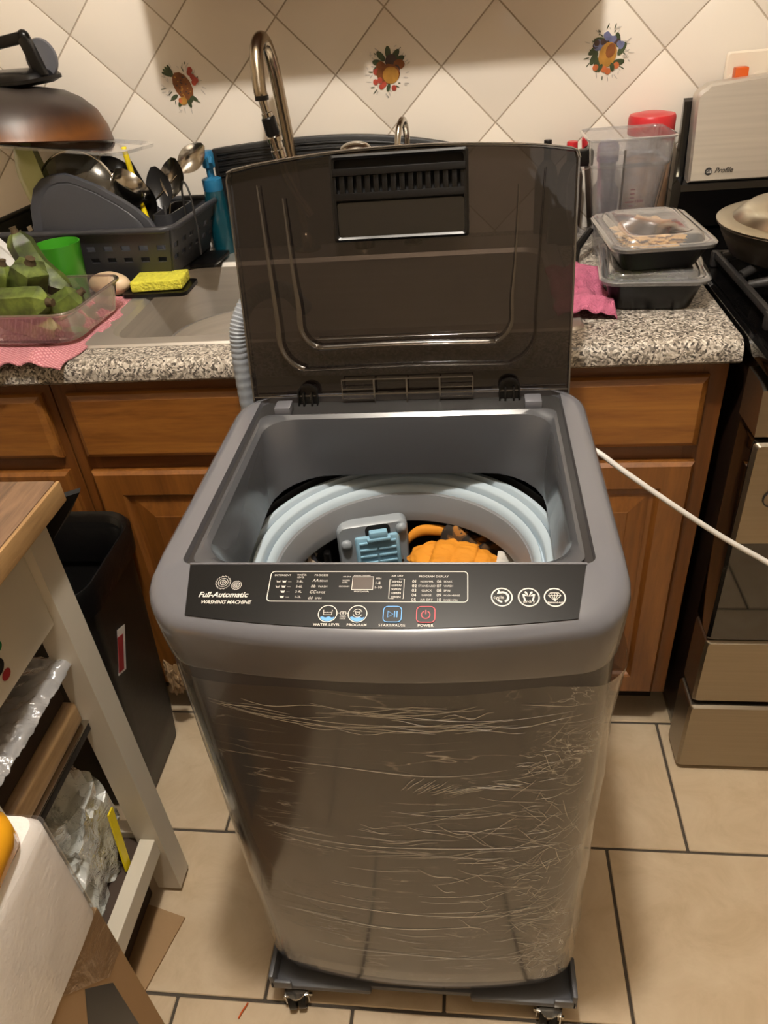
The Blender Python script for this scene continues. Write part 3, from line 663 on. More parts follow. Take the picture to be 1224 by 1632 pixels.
def button(u, v, shape, mat_, icon, mi='white'):
    b = MB(); out = circ(u, v, .0098) if shape == 'c' else rrect(u-.0095, u+.0095, v-.0092, v+.0092, .0045)
    inn = circ(u, v, .0090) if shape == 'c' else rrect(u-.0086, u+.0086, v-.0083, v+.0083, .004)
    b.loft([[PM @ Vector((p[0], p[1], .0009)) for p in out], [PM @ Vector((p[0], p[1], .0018)) for p in out], [PM @ Vector((p[0], p[1], .0018)) for p in inn], [PM @ Vector((p[0], p[1], .0013)) for p in inn]], cap1=True)
    b.cur = 1; stroke(b, circ(u, v, .0094) if shape == 'c' else rrect(u-.0090, u+.0090, v-.0088, v+.0088, .0042), .0009, True, .0019)
    b.cur = 1; icon(b, u, v); return build('button', b, ['panel', mat_, 'pblue'], wm, smooth=0, recalc=False, weld=False)
def wave(b, u, v):
    b.cur = 2; pts = [(u-.0070+.014*i/12, v-.0036+.0007*math.sin(i*1.1)) for i in range(13)]+[(u+.0084*math.cos(a), v+.0084*math.sin(a)) for a in [-.52-(PI-1.04)*k/10 for k in range(11)]]
    b.add([(p[0], p[1], .0016) for p in pts], [tuple(range(len(pts)))], PM)
def ic_water(b, u, v):
    wave(b, u, v); b.cur = 1; stroke(b, [(u-.0045, v+.0042), (u-.0040, v-.0012), (u+.0040, v-.0012), (u+.0045, v+.0042)], .0007, z=.002); stroke(b, [(u-.0042+.0014*i, v+.0010+(.0005 if i % 2 else 0)) for i in range(7)], .0006, z=.002)
def ic_prog(b, u, v):
    wave(b, u, v); b.cur = 1; stroke(b, circ(u, v+.0008, .0045, 20, .3, 2.8), .0006, z=.002); stroke(b, circ(u, v+.0008, .0045, 20, 3.4, 5.9), .0006, z=.002)
    stroke(b, [(u-.0026, v+.0026), (u-.001, v+.0020), (u+.001, v+.0020), (u+.0026, v+.0026), (u+.0020, v+.0006), (u+.0011, v-.0010), (u-.0011, v-.0010), (u-.0020, v+.0006)], .0007, True, z=.002)
def ic_play(b, u, v):
    stroke(b, [(u-.0046, v+.0036), (u+.0006, v), (u-.0046, v-.0036)], .0008, True, z=.0019)
    for d in (.0022, .0046): stroke(b, [(u+d, v+.0036), (u+d, v-.0036)], .0010, z=.0019)
def ic_pow(b, u, v):
    stroke(b, circ(u, v-.0004, .0042, 24, PI/2+.45, PI/2+2*PI-.45), .0009, z=.0019); stroke(b, [(u, v+.0050), (u, v+.0004)], .0010, z=.0019)
button(-.0500, -.0590, 'c', 'white', ic_water); button(-.0198, -.0590, 'c', 'white', ic_prog); button(.0150, -.0590, 'r', 'pblue', ic_play); button(.0480, -.0590, 'r', 'pred', ic_pow)
em = MB()
for k, u in enumerate((.1225, .1487, .1738)):
    v = -.0385; stroke(em, circ(u, v, .0100), .0013, True)
    if k == 0:
        stroke(em, circ(u+.0008, v, .0055, 18, -1.2, 2.0), .0022); stroke(em, circ(u+.0008, v, .0055, 10, 3.6, 4.6), .0020); T(em, 'cycle', u-.0083, v-.0018, .0052)
        em.add([(u-.0030, v+.0085, .0011), (u-.0048, v+.0035, .0011), (u+.0000, v+.0045, .0011)], [(0, 1, 2)], PM)
    elif k == 1:
        for a in (.3, 1.0, 2.1, 2.8): em.add([(u, v+.0010, .0011), (u+.0055*math.cos(a-.22), v+.0010+.0055*math.sin(a-.22), .0011), (u+.0068*math.cos(a), v+.001+.0068*math.sin(a), .0011), (u+.0055*math.cos(a+.22), v+.0010+.0055*math.sin(a+.22), .0011)], [(0, 1, 2, 3)], PM)
        stroke(em, [(u-.0052, v+.002), (u-.0034, v-.0045)], .0016); stroke(em, [(u+.0052, v+.002), (u+.0034, v-.0045)], .0016); T(em, 'airdry', u, v-.0062, .0048, align='CENTER')
    else:
        stroke(em, [(u-.0062, v+.0022), (u-.0040, v+.0050), (u+.0040, v+.0050), (u+.0062, v+.0022), (u, v-.0040)], .0007, True)
        stroke(em, [(u-.0062, v+.0022), (u+.0062, v+.0022)], .0006)
        for d in (-.0028, 0, .0028): stroke(em, [(u+d, v+.0022), (u, v-.0036)], .0006); stroke(em, [(u+d, v+.0022), (u+d*.8, v+.0050)], .0006)
        T(em, 'diamond-tub', u, v-.0066, .0030, 0, .00005, 'CENTER')
build('round_emblems', em, 'white', wm, smooth=0, recalc=False, weld=False)
# thin bright edge behind the panel
build('panel_lip', MB().tube([PM @ Vector((-.207, .0012, .0006)), PM @ Vector((.2085, .0012, .0006))], .0014, 8), 'wgrey', wm)
# tub ring, drum and filter
c0 = (WX, -.37, 0)
build('outer_tub', MB().lathe([(.2185, .79), (.222, .70), (.222, .13), (.05, .12)], 48, c0), 'dark', wm)
build('balance_ring', MB().lathe([(.2130, .70), (.2130, .779), (.2115, .783), (.2045, .784), (.2030, .7820), (.2022, .769), (.2010, .767), (.1992, .767), (.1984, .7790), (.1965, .7805), (.1885, .7770), (.1868, .7740),
        (.1860, .7610), (.1838, .7600), (.1828, .7680), (.1812, .7695), (.1755, .7660), (.1735, .7580)], 96, c0), 'ring', wm, smooth=50)
build('inner_ring', MB().lathe([(.1736, .7582), (.1715, .7560), (.1700, .7565), (.1690, .7540), (.1640, .7300), (.1630, .7250), (.1640, .7120), (.1700, .708), (.2130, .7000)], 96, c0), 'ring2', wm, smooth=50)
build('drum', MB().lathe([(.2120, .7000), (.1900, .690), (.1890, .40), (.17, .385), (.02, .38)], 64, c0), 'wdark', wm, smooth=50)
fx0, fx1 = -.617, -.503
FT = Matrix.Translation((-.556, -.238, .668)) @ Matrix.Rotation(R(13), 4, 'Z') @ Matrix.Rotation(R(-3), 4, 'X')
FT2 = FT @ Matrix.Translation((.008, 0, .027))
ft = MB(); hw = .054
ft.loft([[(p[0], y, p[1]) for p in [(q[0], q[1]) for q in rr(-hw+i, hw-i, -.09+i, .066-i, .012, 0, 5, 3)]] for i, y in ((0, .01), (0, -.006), (.003, -.010))], cap0=True, cap1=True, M=FT)
lf = build('lint_filter_cover', ft, 'filter', wm, smooth=40)
lb = MB().loft([[(p[0], y, p[1]) for p in rr(-.036+i, .032-i, -.08+i, .018-i, .004, 0, 4, 3)] for i, y in ((0, -.009), (0, -.013), (.0015, -.0145))], cap1=True, M=FT2)
for k in range(7): lb.box(-.030, -.004, -.0175, -.0140, .008-.012*k-.0018, .008-.012*k+.0018, .0008, FT2); lb.box(-.001, .026, -.0175, -.0140, .008-.012*k-.0018, .008-.012*k+.0018, .0008, FT2)
build('filter_cassette', lb, 'blue', lf, smooth=40)
build('filter_clip', MB().box(-.014, .014, -.020, -.008, .016, .028, .003, FT2).box(-.018, .018, -.0215, -.012, .012, .0175, .002, FT2), 'blue', lf, smooth=40)
build('clip_recess', MB().loft([[(p[0], y, p[1]) for p in rr(-.019, .019, .012, .036, .009, 0, 5, 2)] for y in (-.0098, -.0106)], cap1=True, M=FT2), 'dark', lf)
for k, (x, z) in enumerate(((-.041, .034), (.044, .052))):
    build('screw_cap', MB().lathe([(.0085, 0), (.0082, .003), (.006, .0058), (.003, .007), (.0005, .0073)], 20, M=FT @ Matrix.Translation((x, -.010, z)) @ Matrix.Rotation(PI/2, 4, 'X')), 'filter', lf)
build('drum_rib', MB().box(-.628, -.618, -.275, -.262, .45, .70, .003), 'blackpl', wm)
# ---- lid, leaning back on its hinge
ldir = Vector((0, .08, .34)).normalized(); lnor = Vector((0, -.34, .08)).normalized()
LM = Matrix((Vector((1, 0, 0)), ldir, lnor)).transposed().to_4x4(); LM.translation = Vector((WX, -.15, .872))
# local: x right, y up the lid, z towards the camera
def lid_outline(i=0, z=0, hw0=.2325, hw1=.2345):
    pts = []; top = .338; r = .012
    n = 14
    pts.append((-hw0+i, i)); pts.append((hw0-i, i))
    for k in range(9): pts.append((hw0+(hw1-hw0)*(k+1)/10-i, i+(top-.012)*(k+1)/10))
    pts.append((hw1-i, top-r)); pts.append((hw1-.003-i, top-.003)); pts.append((hw1-r-i, top+.0005-i))
    for k in range(1, n): 
        x = (hw1-r)*(1-2*k/n); pts.append((x, top+.016*(1-(x/hw1)**2)-i))
    pts.append((-hw1+r+i, top+.0005-i)); pts.append((-hw1+.003+i, top-.003)); pts.append((-hw1+i, top-r))
    for k in range(9): pts.append((-hw0-(hw1-hw0)*(9-k)/10+i, i+(top-.012)*(9-k)/10))
    return [(p[0], p[1], z) for p in pts]
lidp = MB().loft([lid_outline(0, .004), lid_outline(0, -.004), lid_outline(.003, -.0065)], cap1=True, M=LM)
lido = build('lid', lidp, 'lid', wm, smooth=30)
lidr = MB()   # turned-in rim
o1, o2 = lid_outline(0, .0045), lid_outline(.0022, .0045); o3 = lid_outline(.0022, -.003)
lidr.loft([o1, o2, o3], M=LM); build('lid_rim', lidr, 'lidrib', lido, smooth=30)
MT['rimline'] = M_('polished_lid_edge', '5a544c', .12, coat=1)
tl = [LM @ (Vector(p)+Vector((0, .0004, .0010))) for p in lid_outline(0, .0045)[11:]][:18]
build('lid_edge', MB().tube(tl, .0011, 6), 'rimline', lido)
for X0, X1, B, TP, RR_ in ((.192, .183, .066, .318, .045), (.158, .150, .098, .300, .032)):
    path = [(-X0, TP), (-X0+(X0-X1)*.5, TP-.09), (-X1, B+RR_+.03)]+[(-X1+RR_-RR_*math.cos(a), B+RR_-RR_*math.sin(a)) for a in [PI/2*k/6 for k in range(7)]]
    path += [(0, B+.002)]+[(-p[0], p[1]) for p in path[::-1]]
    pts = bez([LM @ Vector((p[0], p[1], .0042)) for p in path], 4); n_ = len(pts)
    build('lid_emboss', MB().tube(pts, [.0040*min(1, .25+3*min(i, n_-1-i)/n_*2) for i in range(n_)], 8, flat=.4), 'lidemb', lido, smooth=80)
build('lid_inner_line', MB().tube([LM @ Vector((x, .110+.012*(x/.14)**2*0, .0045)) for x in (-.128, -.06, 0, .06, .13)], .0011, 6), 'lidemb', lido, smooth=80)
pk = MB(); PX0, PX1, PY0, PY1 = -.0895, .0925, .240, .3435
pk.loft([[(p[0], p[1], z) for p in rr(PX0+i, PX1-i, PY0+i, PY1+.004-i, .004, 0, 4, 4)] for i, z in ((0, -.006), (0, .012), (.003, .014), (.006, .012))], M=LM)
build('handle_pocket', pk, 'blackpl', lido, smooth=40)
gr = MB()
# slotted plate: bars between slots
gr.box(PX0+.003, PX1-.003, .3215, .331, .004, .016, .0015, LM).box(PX0+.003, PX1-.003, .2915, .3010, .004, .0125, .001, LM)
ns = 15; x0_, x1_ = -.080, .080; pitch_ = (x1_-x0_)/(ns-1)
for k in range(ns+1): 
    xa = x0_+(k-.5)*pitch_-.0036; gr.box(xa, xa+.0072, .3005, .3220, .004, .0125, .0008, LM)
gr.box(PX0+.003, x0_-pitch_*.5-.002, .3005, .322, .004, .0125, .0008, LM).box(x1_+pitch_*.5+.002, PX1-.003, .3005, .322, .004, .0125, .0008, LM)
build('slotted_grip', gr, 'blackpl', lido, smooth=30)
build('pocket_back', MB().box(PX0+.002, PX1-.002, PY0+.003, PY1-.001, -.005, .003, 0, LM), 'dark', lido, smooth=0)
build('pocket_face', MB().loft([[(p[0], p[1], z) for p in rr(PX0+.006, PX1-.006, PY0+.006, .289, .004, 0, 4, 3)] for z in (.003, .0085)], cap1=True, M=LM), 'blk_glossy', lido, smooth=40)
hb_ = MB().box(-.229, .229, .0275, .0290, .0035, .0075, 0, LM).box(-.229, .229, .002, .0045, .0035, .009, 0, LM)
build('lid_cross_rib', hb_, 'lidrib', lido, smooth=0)
rb = MB()
for x0, x1, ya, yb in ((-.096, -.048, .022, .050), (-.048, 0, .008, .050), (0, .048, .008, .050), (.048, .096, .022, .050)):
    for yy in (ya, (ya+yb)/2, yb): rb.box(x0, x1, yy, yy+.0012, .0035, .0095, 0, LM)
    for xx in (x0, x1-.0012): rb.box(xx, xx+.0012, ya, yb, .0035, .0095, 0, LM)
for x in (-.224, .200): rb.box(x, x+.024, .008, .0095, .0035, .009, 0, LM)
_r = build('stiffening_ribs', rb, 'lidrib', lido, smooth=0); _r['kind'] = 'stuff'
for sx in (-.1475, .1475):
    h = MB(); pts = [(sx-.015, 0), (sx+.015, 0), (sx+.015, .040)]+[(sx+.015*math.cos(a), .040+.012*math.sin(a)) for a in [PI*k/10 for k in range(1, 10)]]+[(sx-.015, .040)]
    o_ = [(p[0], p[1]-.006, .0035) for p in pts]; o2_ = [(p[0], p[1]-.006, .0125) for p in pts]; cxm = sx
    inn = [(cxm+(p[0]-cxm)*.86, .018+(p[1]-.024)*.9, .0125) for p in pts]; inb = [(q[0], q[1], .006) for q in inn]
    h.loft([o_, o2_, inn, inb], cap1=True, M=LM)
    for d in (-.006, .006): h.box(sx+d-.0015, sx+d+.0015, -.008, .034, .005, .0135, .0005, LM)
    build('hinge_arm', h, 'blackpl', lido, smooth=40)
for sx in (-1, 1):
    x = WX+sx*.1790; build('hinge_post', MB().box(x-.012, x+.012, -.192, -.166, .8875, .9035, .003), 'wgrey', wm, smooth=30)
# drain hose at the back left
hp = bez([(-.775, -.075, .30), (-.772, -.072, .60), (-.768, -.070, .80), (-.765, -.068, .93), (-.758, -.060, .985), (-.735, -.03, 1.015), (-.70, .02, 1.005), (-.68, .06, .96)], 26)
hr = [.0128+.0007*math.sin(i*PI*.66) for i in range(len(hp))]
build('drain_hose', MB().tube(hp, hr, 14), 'hose', wm, smooth=30)
# blue energy sticker on the body's left side
build('blue_sticker', MB().box(WX-.2445, WX-.2425, -.50, -.42, .60, .76), 'pblue', wm, smooth=0)

# trolley under the washer
t = thing('wheeled_base', 'slate grey rolling base with casters under the washing machine', 'trolley', (WX, -.37, 0))
def bracket(x0, x1, y0, y1):
    return MB().loft([rr(x0, x1, y0, y1, .018, z, 5, 2) for z in (.046, .086)]+[rr(x0+.006, x1-.006, y0+.006, y1-.006, .014, z, 5, 2) for z in (.0875,)], True, True)
BZ = []
for x0, x1 in ((-.738, -.575), (-.415, -.252)):
    for y0, y1 in ((-.608, -.50), (-.24, -.14)):
        b = MB().box(x0, x1, y0, y1, .044, .0585, .006)
        # raised outer corner that cups the body's foot
        ox = x0 if x0 < WX else x1-.006
        build('corner_tray', b, 'dollygrey', t, smooth=40)
def corner(x, y, sx, sy):
    b = MB(); b.box(min(x, x+sx*.008), max(x, x+sx*.008), min(y, y+sy*.06), max(y, y+sy*.06), .054, .094, .003); b.box(min(x, x+sx*.035), max(x, x+sx*.035), min(y, y+sy*.006), max(y, y+sy*.006), .054, .076, .002); return b
build('corner_lip', corner(-.741, -.611, 1, 1), 'dollygrey', t, smooth=40); build('corner_lip', corner(-.249, -.611, -1, 1), 'dollygrey', t, smooth=40)
build('crossbar', MB().box(-.60, -.39, -.600, -.580, .045, .058, .003), 'dollygrey', t, smooth=30); build('crossbar', MB().box(-.60, -.395, -.20, -.17, .045, .058, .003), 'dollygrey', t, smooth=30)
for x0 in (-.735, -.29): build('sliding_rail', MB().box(x0, x0+.03, -.505, -.235, .045, .058, .003), 'dollygrey', t, smooth=30)
def caster(x, y, a):
    M = Matrix.Translation((x, y, 0)) @ Matrix.Rotation(a, 4, 'Z')
    c_ = build('caster', MB().lathe([(.016, .0438), (.016, .039), (.010, .038)], 16, M=M, cap0=True, cap1=True).box(-.020, -.017, -.009, .012, .014, .041, .001, M).box(.017, .020, -.009, .012, .014, .041, .001, M).box(-.020, .020, -.009, .012, .0375, .0405, .001, M).tube([M @ Vector((-.024, 0, .02)), M @ Vector((.024, 0, .02))], .0035, 10), 'chrome', t)
    wl = MB()
    for d in (-.008, .008): wl.lathe([(.012, -.006), (.0185, -.006), (.0195, -.004), (.0195, .004), (.0185, .006), (.012, .006)], 24, M=M @ Matrix.Translation((d, 0, .0198)) @ Matrix.Rotation(PI/2, 4, 'Y'), cap0=True, cap1=True)
    build('wheel', wl, 'blackpl', c_, smooth=40)
for x, y, a in ((-.702, -.606, .15), (-.290, -.606, -.2), (-.70, -.175, .4), (-.29, -.175, 1.0)): caster(x, y, a)

# laundry in the drum
def drapef(z0, amp, fr_, sd):
    return lambda x, y: z0+amp*noise.fractal(Vector((x*fr_, y*fr_, sd)), 1, 2, 3)
single('black_garment', MB().blob((-.520, -.325, .585), (.130, .085, .095), .22, 2.2, 3, 5), 'blackcloth', 'black garment lying at the bottom of the washer drum', 'garment', smooth=70)
single('patterned_garment', MB().blob((-.655, -.285, .590), (.032, .062, .11), .3, 2.5, 9, 5), 'navy', 'dark navy patterned garment at the left inside the drum', 'garment', smooth=70)
single('brown_garment', MB().blob((-.400, -.240, .580), (.092, .066, .118), .30, 2.6, 21, 5), 'camo', 'brown and black patterned garment at the right inside the drum', 'garment', smooth=70)
t = thing('orange_garment', 'quilted orange garment with white care tag lying in the drum', 'garment', (-.44, -.25, .60))
def quilt(c, rad, yaw_, tilt, seed, ql=.018):
    M = Matrix.Rotation(yaw_, 4, 'Z') @ Matrix.Rotation(tilt, 4, 'X')
    mb = MB().blob((0, 0, 0), rad, .10, 2.5, seed, 6); out = []
    for p in mb.v:
        d = p.normalized(); s1 = abs(math.sin(p.x/ql*PI*.5)); k = 1-.10*(1-s1)**3-.05*(1-abs(math.sin((p.y+p.z)/ql*PI*.33)))**4+.05*noise.noise(p*45+Vector((seed, 0, 0))); out.append(p*k)
    mb.v = [Matrix.Translation(c) @ (M @ p) for p in out]; return mb
build('garment_body', quilt((-.432, -.276, .676), (.074, .044, .032), -.22, .30, 2), 'orange', t, smooth=80)
# raised stitched collar edge behind: a curled band
col = bez([(-.512, -.250, .650), (-.510, -.222, .680), (-.492, -.208, .698), (-.460, -.205, .700), (-.425, -.213, .694), (-.395, -.228, .684), (-.367, -.245, .676), (-.345, -.270, .668)], 8)
cm = MB().loft([[p+Vector((0, .004, -.02)), p+Vector((0, .004, 0)), p+Vector((0, -.001, .003)), p+Vector((0, -.007, 0)), p+Vector((0, -.010, -.010)), p+Vector((0, -.004, -.016))] for p in col], closed=False)
cm2 = MB(); 
build('collar', cm, 'orange', t, smooth=80)
hv = MB()
for k in (4, 12, 20, 28, 34, 42): hv.lathe([(.0022, 0), (.0022, .0008)], 10, M=Matrix.Translation(col[k]+Vector((0, -.0062, -.004))) @ Matrix.Rotation(PI/2, 4, 'X'), cap1=True)
build('snap_button', hv, 'blackpl', t)
build('care_tag', MB().shell(lambda u, v: (-.372+.028*u+.004*v, -.296+.018*v-.006*u, .688+.020*v-.010*u+.003*math.sin(6*u)), .0012, 10, 10, (0, .3, -1)), 'labelw', t, smooth=60)

# ================================================================== RANGE
t = thing('gas_range', 'stainless steel gas range with black cooktop at the right edge', 'range', (.40, .25, 0))
GX0, GX1 = .018, .778
def slab(x0, x1, z0, z1, y0, y1, r=.006, lean=0):
    return MB().loft([[(p[0], y1, p[1]) for p in rr(x0, x1, z0, z1, r, 0, 4, 2)], [(p[0], y0+.006, p[1]) for p in rr(x0, x1, z0, z1, r, 0, 4, 2)], [(p[0], y0, p[1]) for p in rr(x0+.005, x1-.005, z0+.004, z1-.004, r, 0, 4, 2)]], True, True)
build('side_body', MB().box(GX0+.004, GX1-.004, -.045, .60, .035, .895, .002), 'sideblk', t, smooth=30)
build('kick_base', MB().box(GX0+.01, GX1-.01, -.10, .50, .0, .034), 'blk_glossy', t, smooth=0)
b_ = build('storage_drawer', slab(GX0-.006, GX1+.006, .012, .196, -.122, -.046), 'steelH', t, smooth=30)
build('warming_drawer', slab(GX0-.002, GX1, .205, .366, -.116, -.046), 'steelH', t, smooth=30)
dr = build('oven_door', slab(GX0-.002, GX1, .372, .790, -.118, -.046), 'ovenglass', t, smooth=30)
build('door_top_panel', slab(GX0-.003, GX1+.001, .598, .788, -.126, -.1185), 'steelH', dr, smooth=30)
hd = MB().tube([(.075, -.165, .755), (.20, -.168, .756), (.60, -.168, .756), (.72, -.165, .755)], .012, 14).tube([(.08, -.126, .755), (.08, -.165, .755)], .009, 10).tube([(.71, -.126, .755), (.71, -.165, .755)], .009, 10)
build('door_handle', hd, 'chrome', dr, smooth=60)
em = MB().tube([Vector((.058+.012*math.cos(a), -.1275, .690+.014*math.sin(a))) for a in [.4+5.2*k/20 for k in range(21)]], .0011, 6); build('door_logo', em, 'wdark', dr)
cpn = MB().loft([[(GX0-.006, -.046, .80), (GX0-.006, -.124, .80), (GX0-.006, -.118, .872), (GX0-.006, -.100, .878), (GX0-.006, -.046, .878)], [(GX1+.004, -.046, .80), (GX1+.004, -.124, .80), (GX1+.004, -.118, .872), (GX1+.004, -.100, .878), (GX1+.004, -.046, .878)]], True, True)
build('control_fascia', cpn, 'steelH', t, smooth=20)
for k in range(5):
    x = .075+k*.14; M = Matrix.Translation((x, -.121, .838)) @ Matrix.Rotation(PI/2-.08, 4, 'X')
    build('knob', MB().lathe([(.024, 0), (.024, .006), (.019, .010), (.018, .026), (.015, .029)], 24, M=M, cap0=True, cap1=True).box(-.003, .003, -.017, .017, .027, .033, .001, M), 'blackpl', t, smooth=40)
# black cooktop with raised lip and rounded front corner
ck = MB().loft([rr(.012, .784, -.146, .60, .02, .896, 5, 3), rr(.008, .788, -.150, .60, .022, .902, 5, 3), rr(.008, .788, -.150, .60, .022, .920, 5, 3), rr(.012, .784, -.146, .598, .02, .9245, 5, 3), rr(.019, .777, -.139, .59, .018, .923, 5, 3), rr(.026, .770, -.130, .585, .016, .9165, 5, 3)], True, True)
build('cooktop', ck, 'blk_glossy', t, smooth=40)
def grate(cx, cy):
    g = MB(); z = .945; hw, hd_ = .105, .155
    for a, b in (((-hw, -hd_), (hw, -hd_)), ((hw, -hd_), (hw, hd_)), ((hw, hd_), (-hw, hd_)), ((-hw, hd_), (-hw, -hd_))):
        g.bar((cx+a[0], cy+a[1], z-.006), (cx+b[0], cy+b[1], z-.006), .010, .012, bev=.003)
    for sx, sy in ((-1, -1), (1, -1), (-1, 1), (1, 1)): g.box(cx+sx*hw-.008, cx+sx*hw+.008, cy+sy*hd_-.008, cy+sy*hd_+.008, .917, .945, .004)
    for yy in (-.078, .078):
        for k in range(4):
            a = PI/4+k*PI/2; c_ = (cx+.018*math.cos(a), cy+yy+.018*math.sin(a)); e_ = (cx+max(-hw, min(hw, .14*math.cos(a))), cy+yy+.076*math.sin(a)*1.0)
            g.tube([(c_[0], c_[1], z), ((c_[0]+e_[0])/2, (c_[1]+e_[1])/2, z+.010), (e_[0], e_[1], z-.004)], [.007, .010, .008], 8)
    return g
for cx in (.150, .385, .62):
    gg = build('grate', grate(cx, .155), 'iron', t, smooth=50)
    build('grate', grate(cx, .475) if False else grate(cx, .43), 'iron', t, smooth=50) if False else None
for cx, cy in ((.150, .077), (.150, .233), (.385, .15), (.62, .077), (.62, .233), (.30, .43), (.62, .43)):
    bn = build('burner', MB().lathe([(.048, .9165), (.046, .921), (.032, .922), (.031, .930), (.027, .934), (.008, .935)], 28, (cx, cy, 0), cap1=True), 'iron', t, smooth=40)
# backguard: stainless arch over a black riser
bgz = lambda x: 1.182+.020*(1-((x-.39)/.37)**2)
bg = MB()
def bgring(ins, y):
    pts = [(.036+ins, 1.014+ins), (.745-ins, 1.014+ins), (.745-ins, 1.165)]
    for k in range(1, 6): a = PI/2*k/6; pts.append((.745-ins-.02+.02*math.cos(a), 1.165-ins+.02*math.sin(a)))
    for k in range(13): x = .72-(.66)*k/12; pts.append((x, bgz(x)-ins))
    for k in range(1, 6): a = PI/2+PI/2*k/6; pts.append((.036+ins+.02+.02*math.cos(a), 1.160-ins+.02*math.sin(a)))
    pts.append((.036+ins, 1.155)); return [(p[0], y+(p[1]-1.014)*.16, p[1]) for p in pts]
bg.loft([bgring(0, .575), bgring(0, .545), bgring(.004, .539)], True, True); bgo = build('backguard', bg, 'steel', t, smooth=30)
bk = MB().loft([[(x, .61, .9), (x, .552, .925), (x, .532, 1.000), (x, .538, 1.012), (x, .585, 1.018), (x, .600, 1.155), (x, .61, 1.16)] for x in (.022, .760)], True, True)
build('backguard_core', bk, 'blk_glossy', t, smooth=20)
LGM = Matrix.Translation((.084, .5400, 1.031)) @ Matrix.Rotation(PI/2-.16, 4, 'X')
build('backguard_lettering', MB().text('Profile', .0135, LGM, .38, .0001, 'LEFT', .0002), 'wdark', bgo, smooth=0, recalc=False)
el = MB()
LG2 = Matrix.Translation((.073, .5410, 1.034)) @ Matrix.Rotation(PI/2-.16, 4, 'X')
el.lathe([(.0072, .0), (.0072, .0004)], 24, M=LG2, cap1=True); eo = build('round_emblem', el, 'wdark', bgo)
el = MB(); el.text('GE', .0085, LG2 @ Matrix.Translation((-.0050, -.0029, .0005)), .2, 0, 'LEFT', .0001); build('emblem_lettering', el, 'white', bgo, smooth=0, recalc=False)
# pan with lid on the back-left burner
t = thing('frying_pan', 'grey frying pan with brushed steel lid on the range', 'pan', (.165, .27, .951))
PC = (.175, .245, .9505)
build('pan_body', MB().lathe([(.005, .0), (.108, 0), (.125, .008), (.143, .040), (.150, .056), (.153, .058), (.1515, .060), (.146, .055), (.120, .010), (.005, .006)], 56, PC, cap0=True), 'wdark', t)
MT['pangrey'] = M_('grey_anodised_pan', '5f564c', .35, .8)
bpy.data.objects['pan_body.001' if 'pan_body.001' in bpy.data.objects else 'pan_body'].data.materials[0] = MT['pangrey']
ld = build('pan_lid', MB().lathe([(.1535, .0605), (.1545, .0625), (.151, .0640), (.128, .0650), (.118, .0750), (.105, .0850), (.070, .0930), (.030, .0960), (.006, .0965)], 64, PC, cap0=True, cap1=True), 'panlid', t)
build('lid_knob', MB().lathe([(.008, .0960), (.008, .108), (.020, .112), (.021, .120), (.012, .124)], 24, PC, cap1=True), 'blackpl', ld)
# white cord from the washer towards the right
cd = bez([(-.268, -.1145, .80), (-.225, -.150, .80), (-.18, -.175, .775), (-.105, -.195, .725), (-.03, -.205, .674), (.044, -.215, .630), (.13, -.24, .58), (.30, -.30, .50), (.55, -.38, .40), (.80, -.42, .25), (.95, -.40, .06), (1.05, -.38, .012), (1.4, -.35, .010)], 14)
single('power_cord', MB().tube(cd, .0043, 10), 'cord', 'white power cord running from the washing machine past the range', 'cord', smooth=80)

# ================================================================== RIGHT COUNTER ITEMS
def boxfood(name, label, cx, cy, z0, w_, d_, h, yaw_, content, group):
    M = Matrix.Translation((cx, cy, z0)) @ Matrix.Rotation(yaw_, 4, 'Z')
    t = thing(name, label, 'food container', (cx, cy, z0), group)
    def rg(i, z, r=.022): return rr(-w_/2+i, w_/2-i, -d_/2+i, d_/2-i, r, z, 6, 3)
    build('tray', MB().loft([rg(.024, 0), rg(.019, .003), rg(.006, h-.006), rg(0, h-.004), rg(0, h), rg(.007, h), rg(.020, .006)], True, True, M=M), 'blackpl', t, smooth=50)
    build('lid', MB().loft([rg(-.004, h-.004, .026), rg(-.005, h+.0015, .026), rg(-.002, h+.005, .025), rg(.004, h+.005), rg(.006, h+.0025), rg(.011, h+.003), rg(.014, h+.012), rg(.020, h+.0145), rg(.028, h+.0148), rg(.032, h+.0125)], cap1=True, M=M), 'clearlid', t, smooth=50)
    c_ = MB()
    content(c_, M, h); return t, M
def cont1(c_, M, h): pass
t1, M1 = boxfood('food_container', 'black meal container with clear lid on the worktop, under another', -.098, .195, CT, .165, .215, .052, -.10, cont1, 'stacked meal containers')
build('salad', MB().blob((0, 0, .036), (.054, .076, .012), .25, 4, 3, 5, M1), 'blackpl', t1)
build('greens', MB().blob((0, 0, 0), (.045, .026, .012), .5, 4, 3, 5, M1 @ Matrix.Translation((-.02, -.060, .042))), 'salad', t1)
t2, M2 = boxfood('food_container', 'black meal container with rice under a clear lid, stacked on top', -.105, .192, CT+.0675, .155, .215, .040, .05, cont1, 'stacked meal containers')
build('rice', MB().blob((0, 0, 0), (.052, .078, .016), .30, 4, 8, 5, M2 @ Matrix.Translation((0, 0, .034))), 'food', t2)
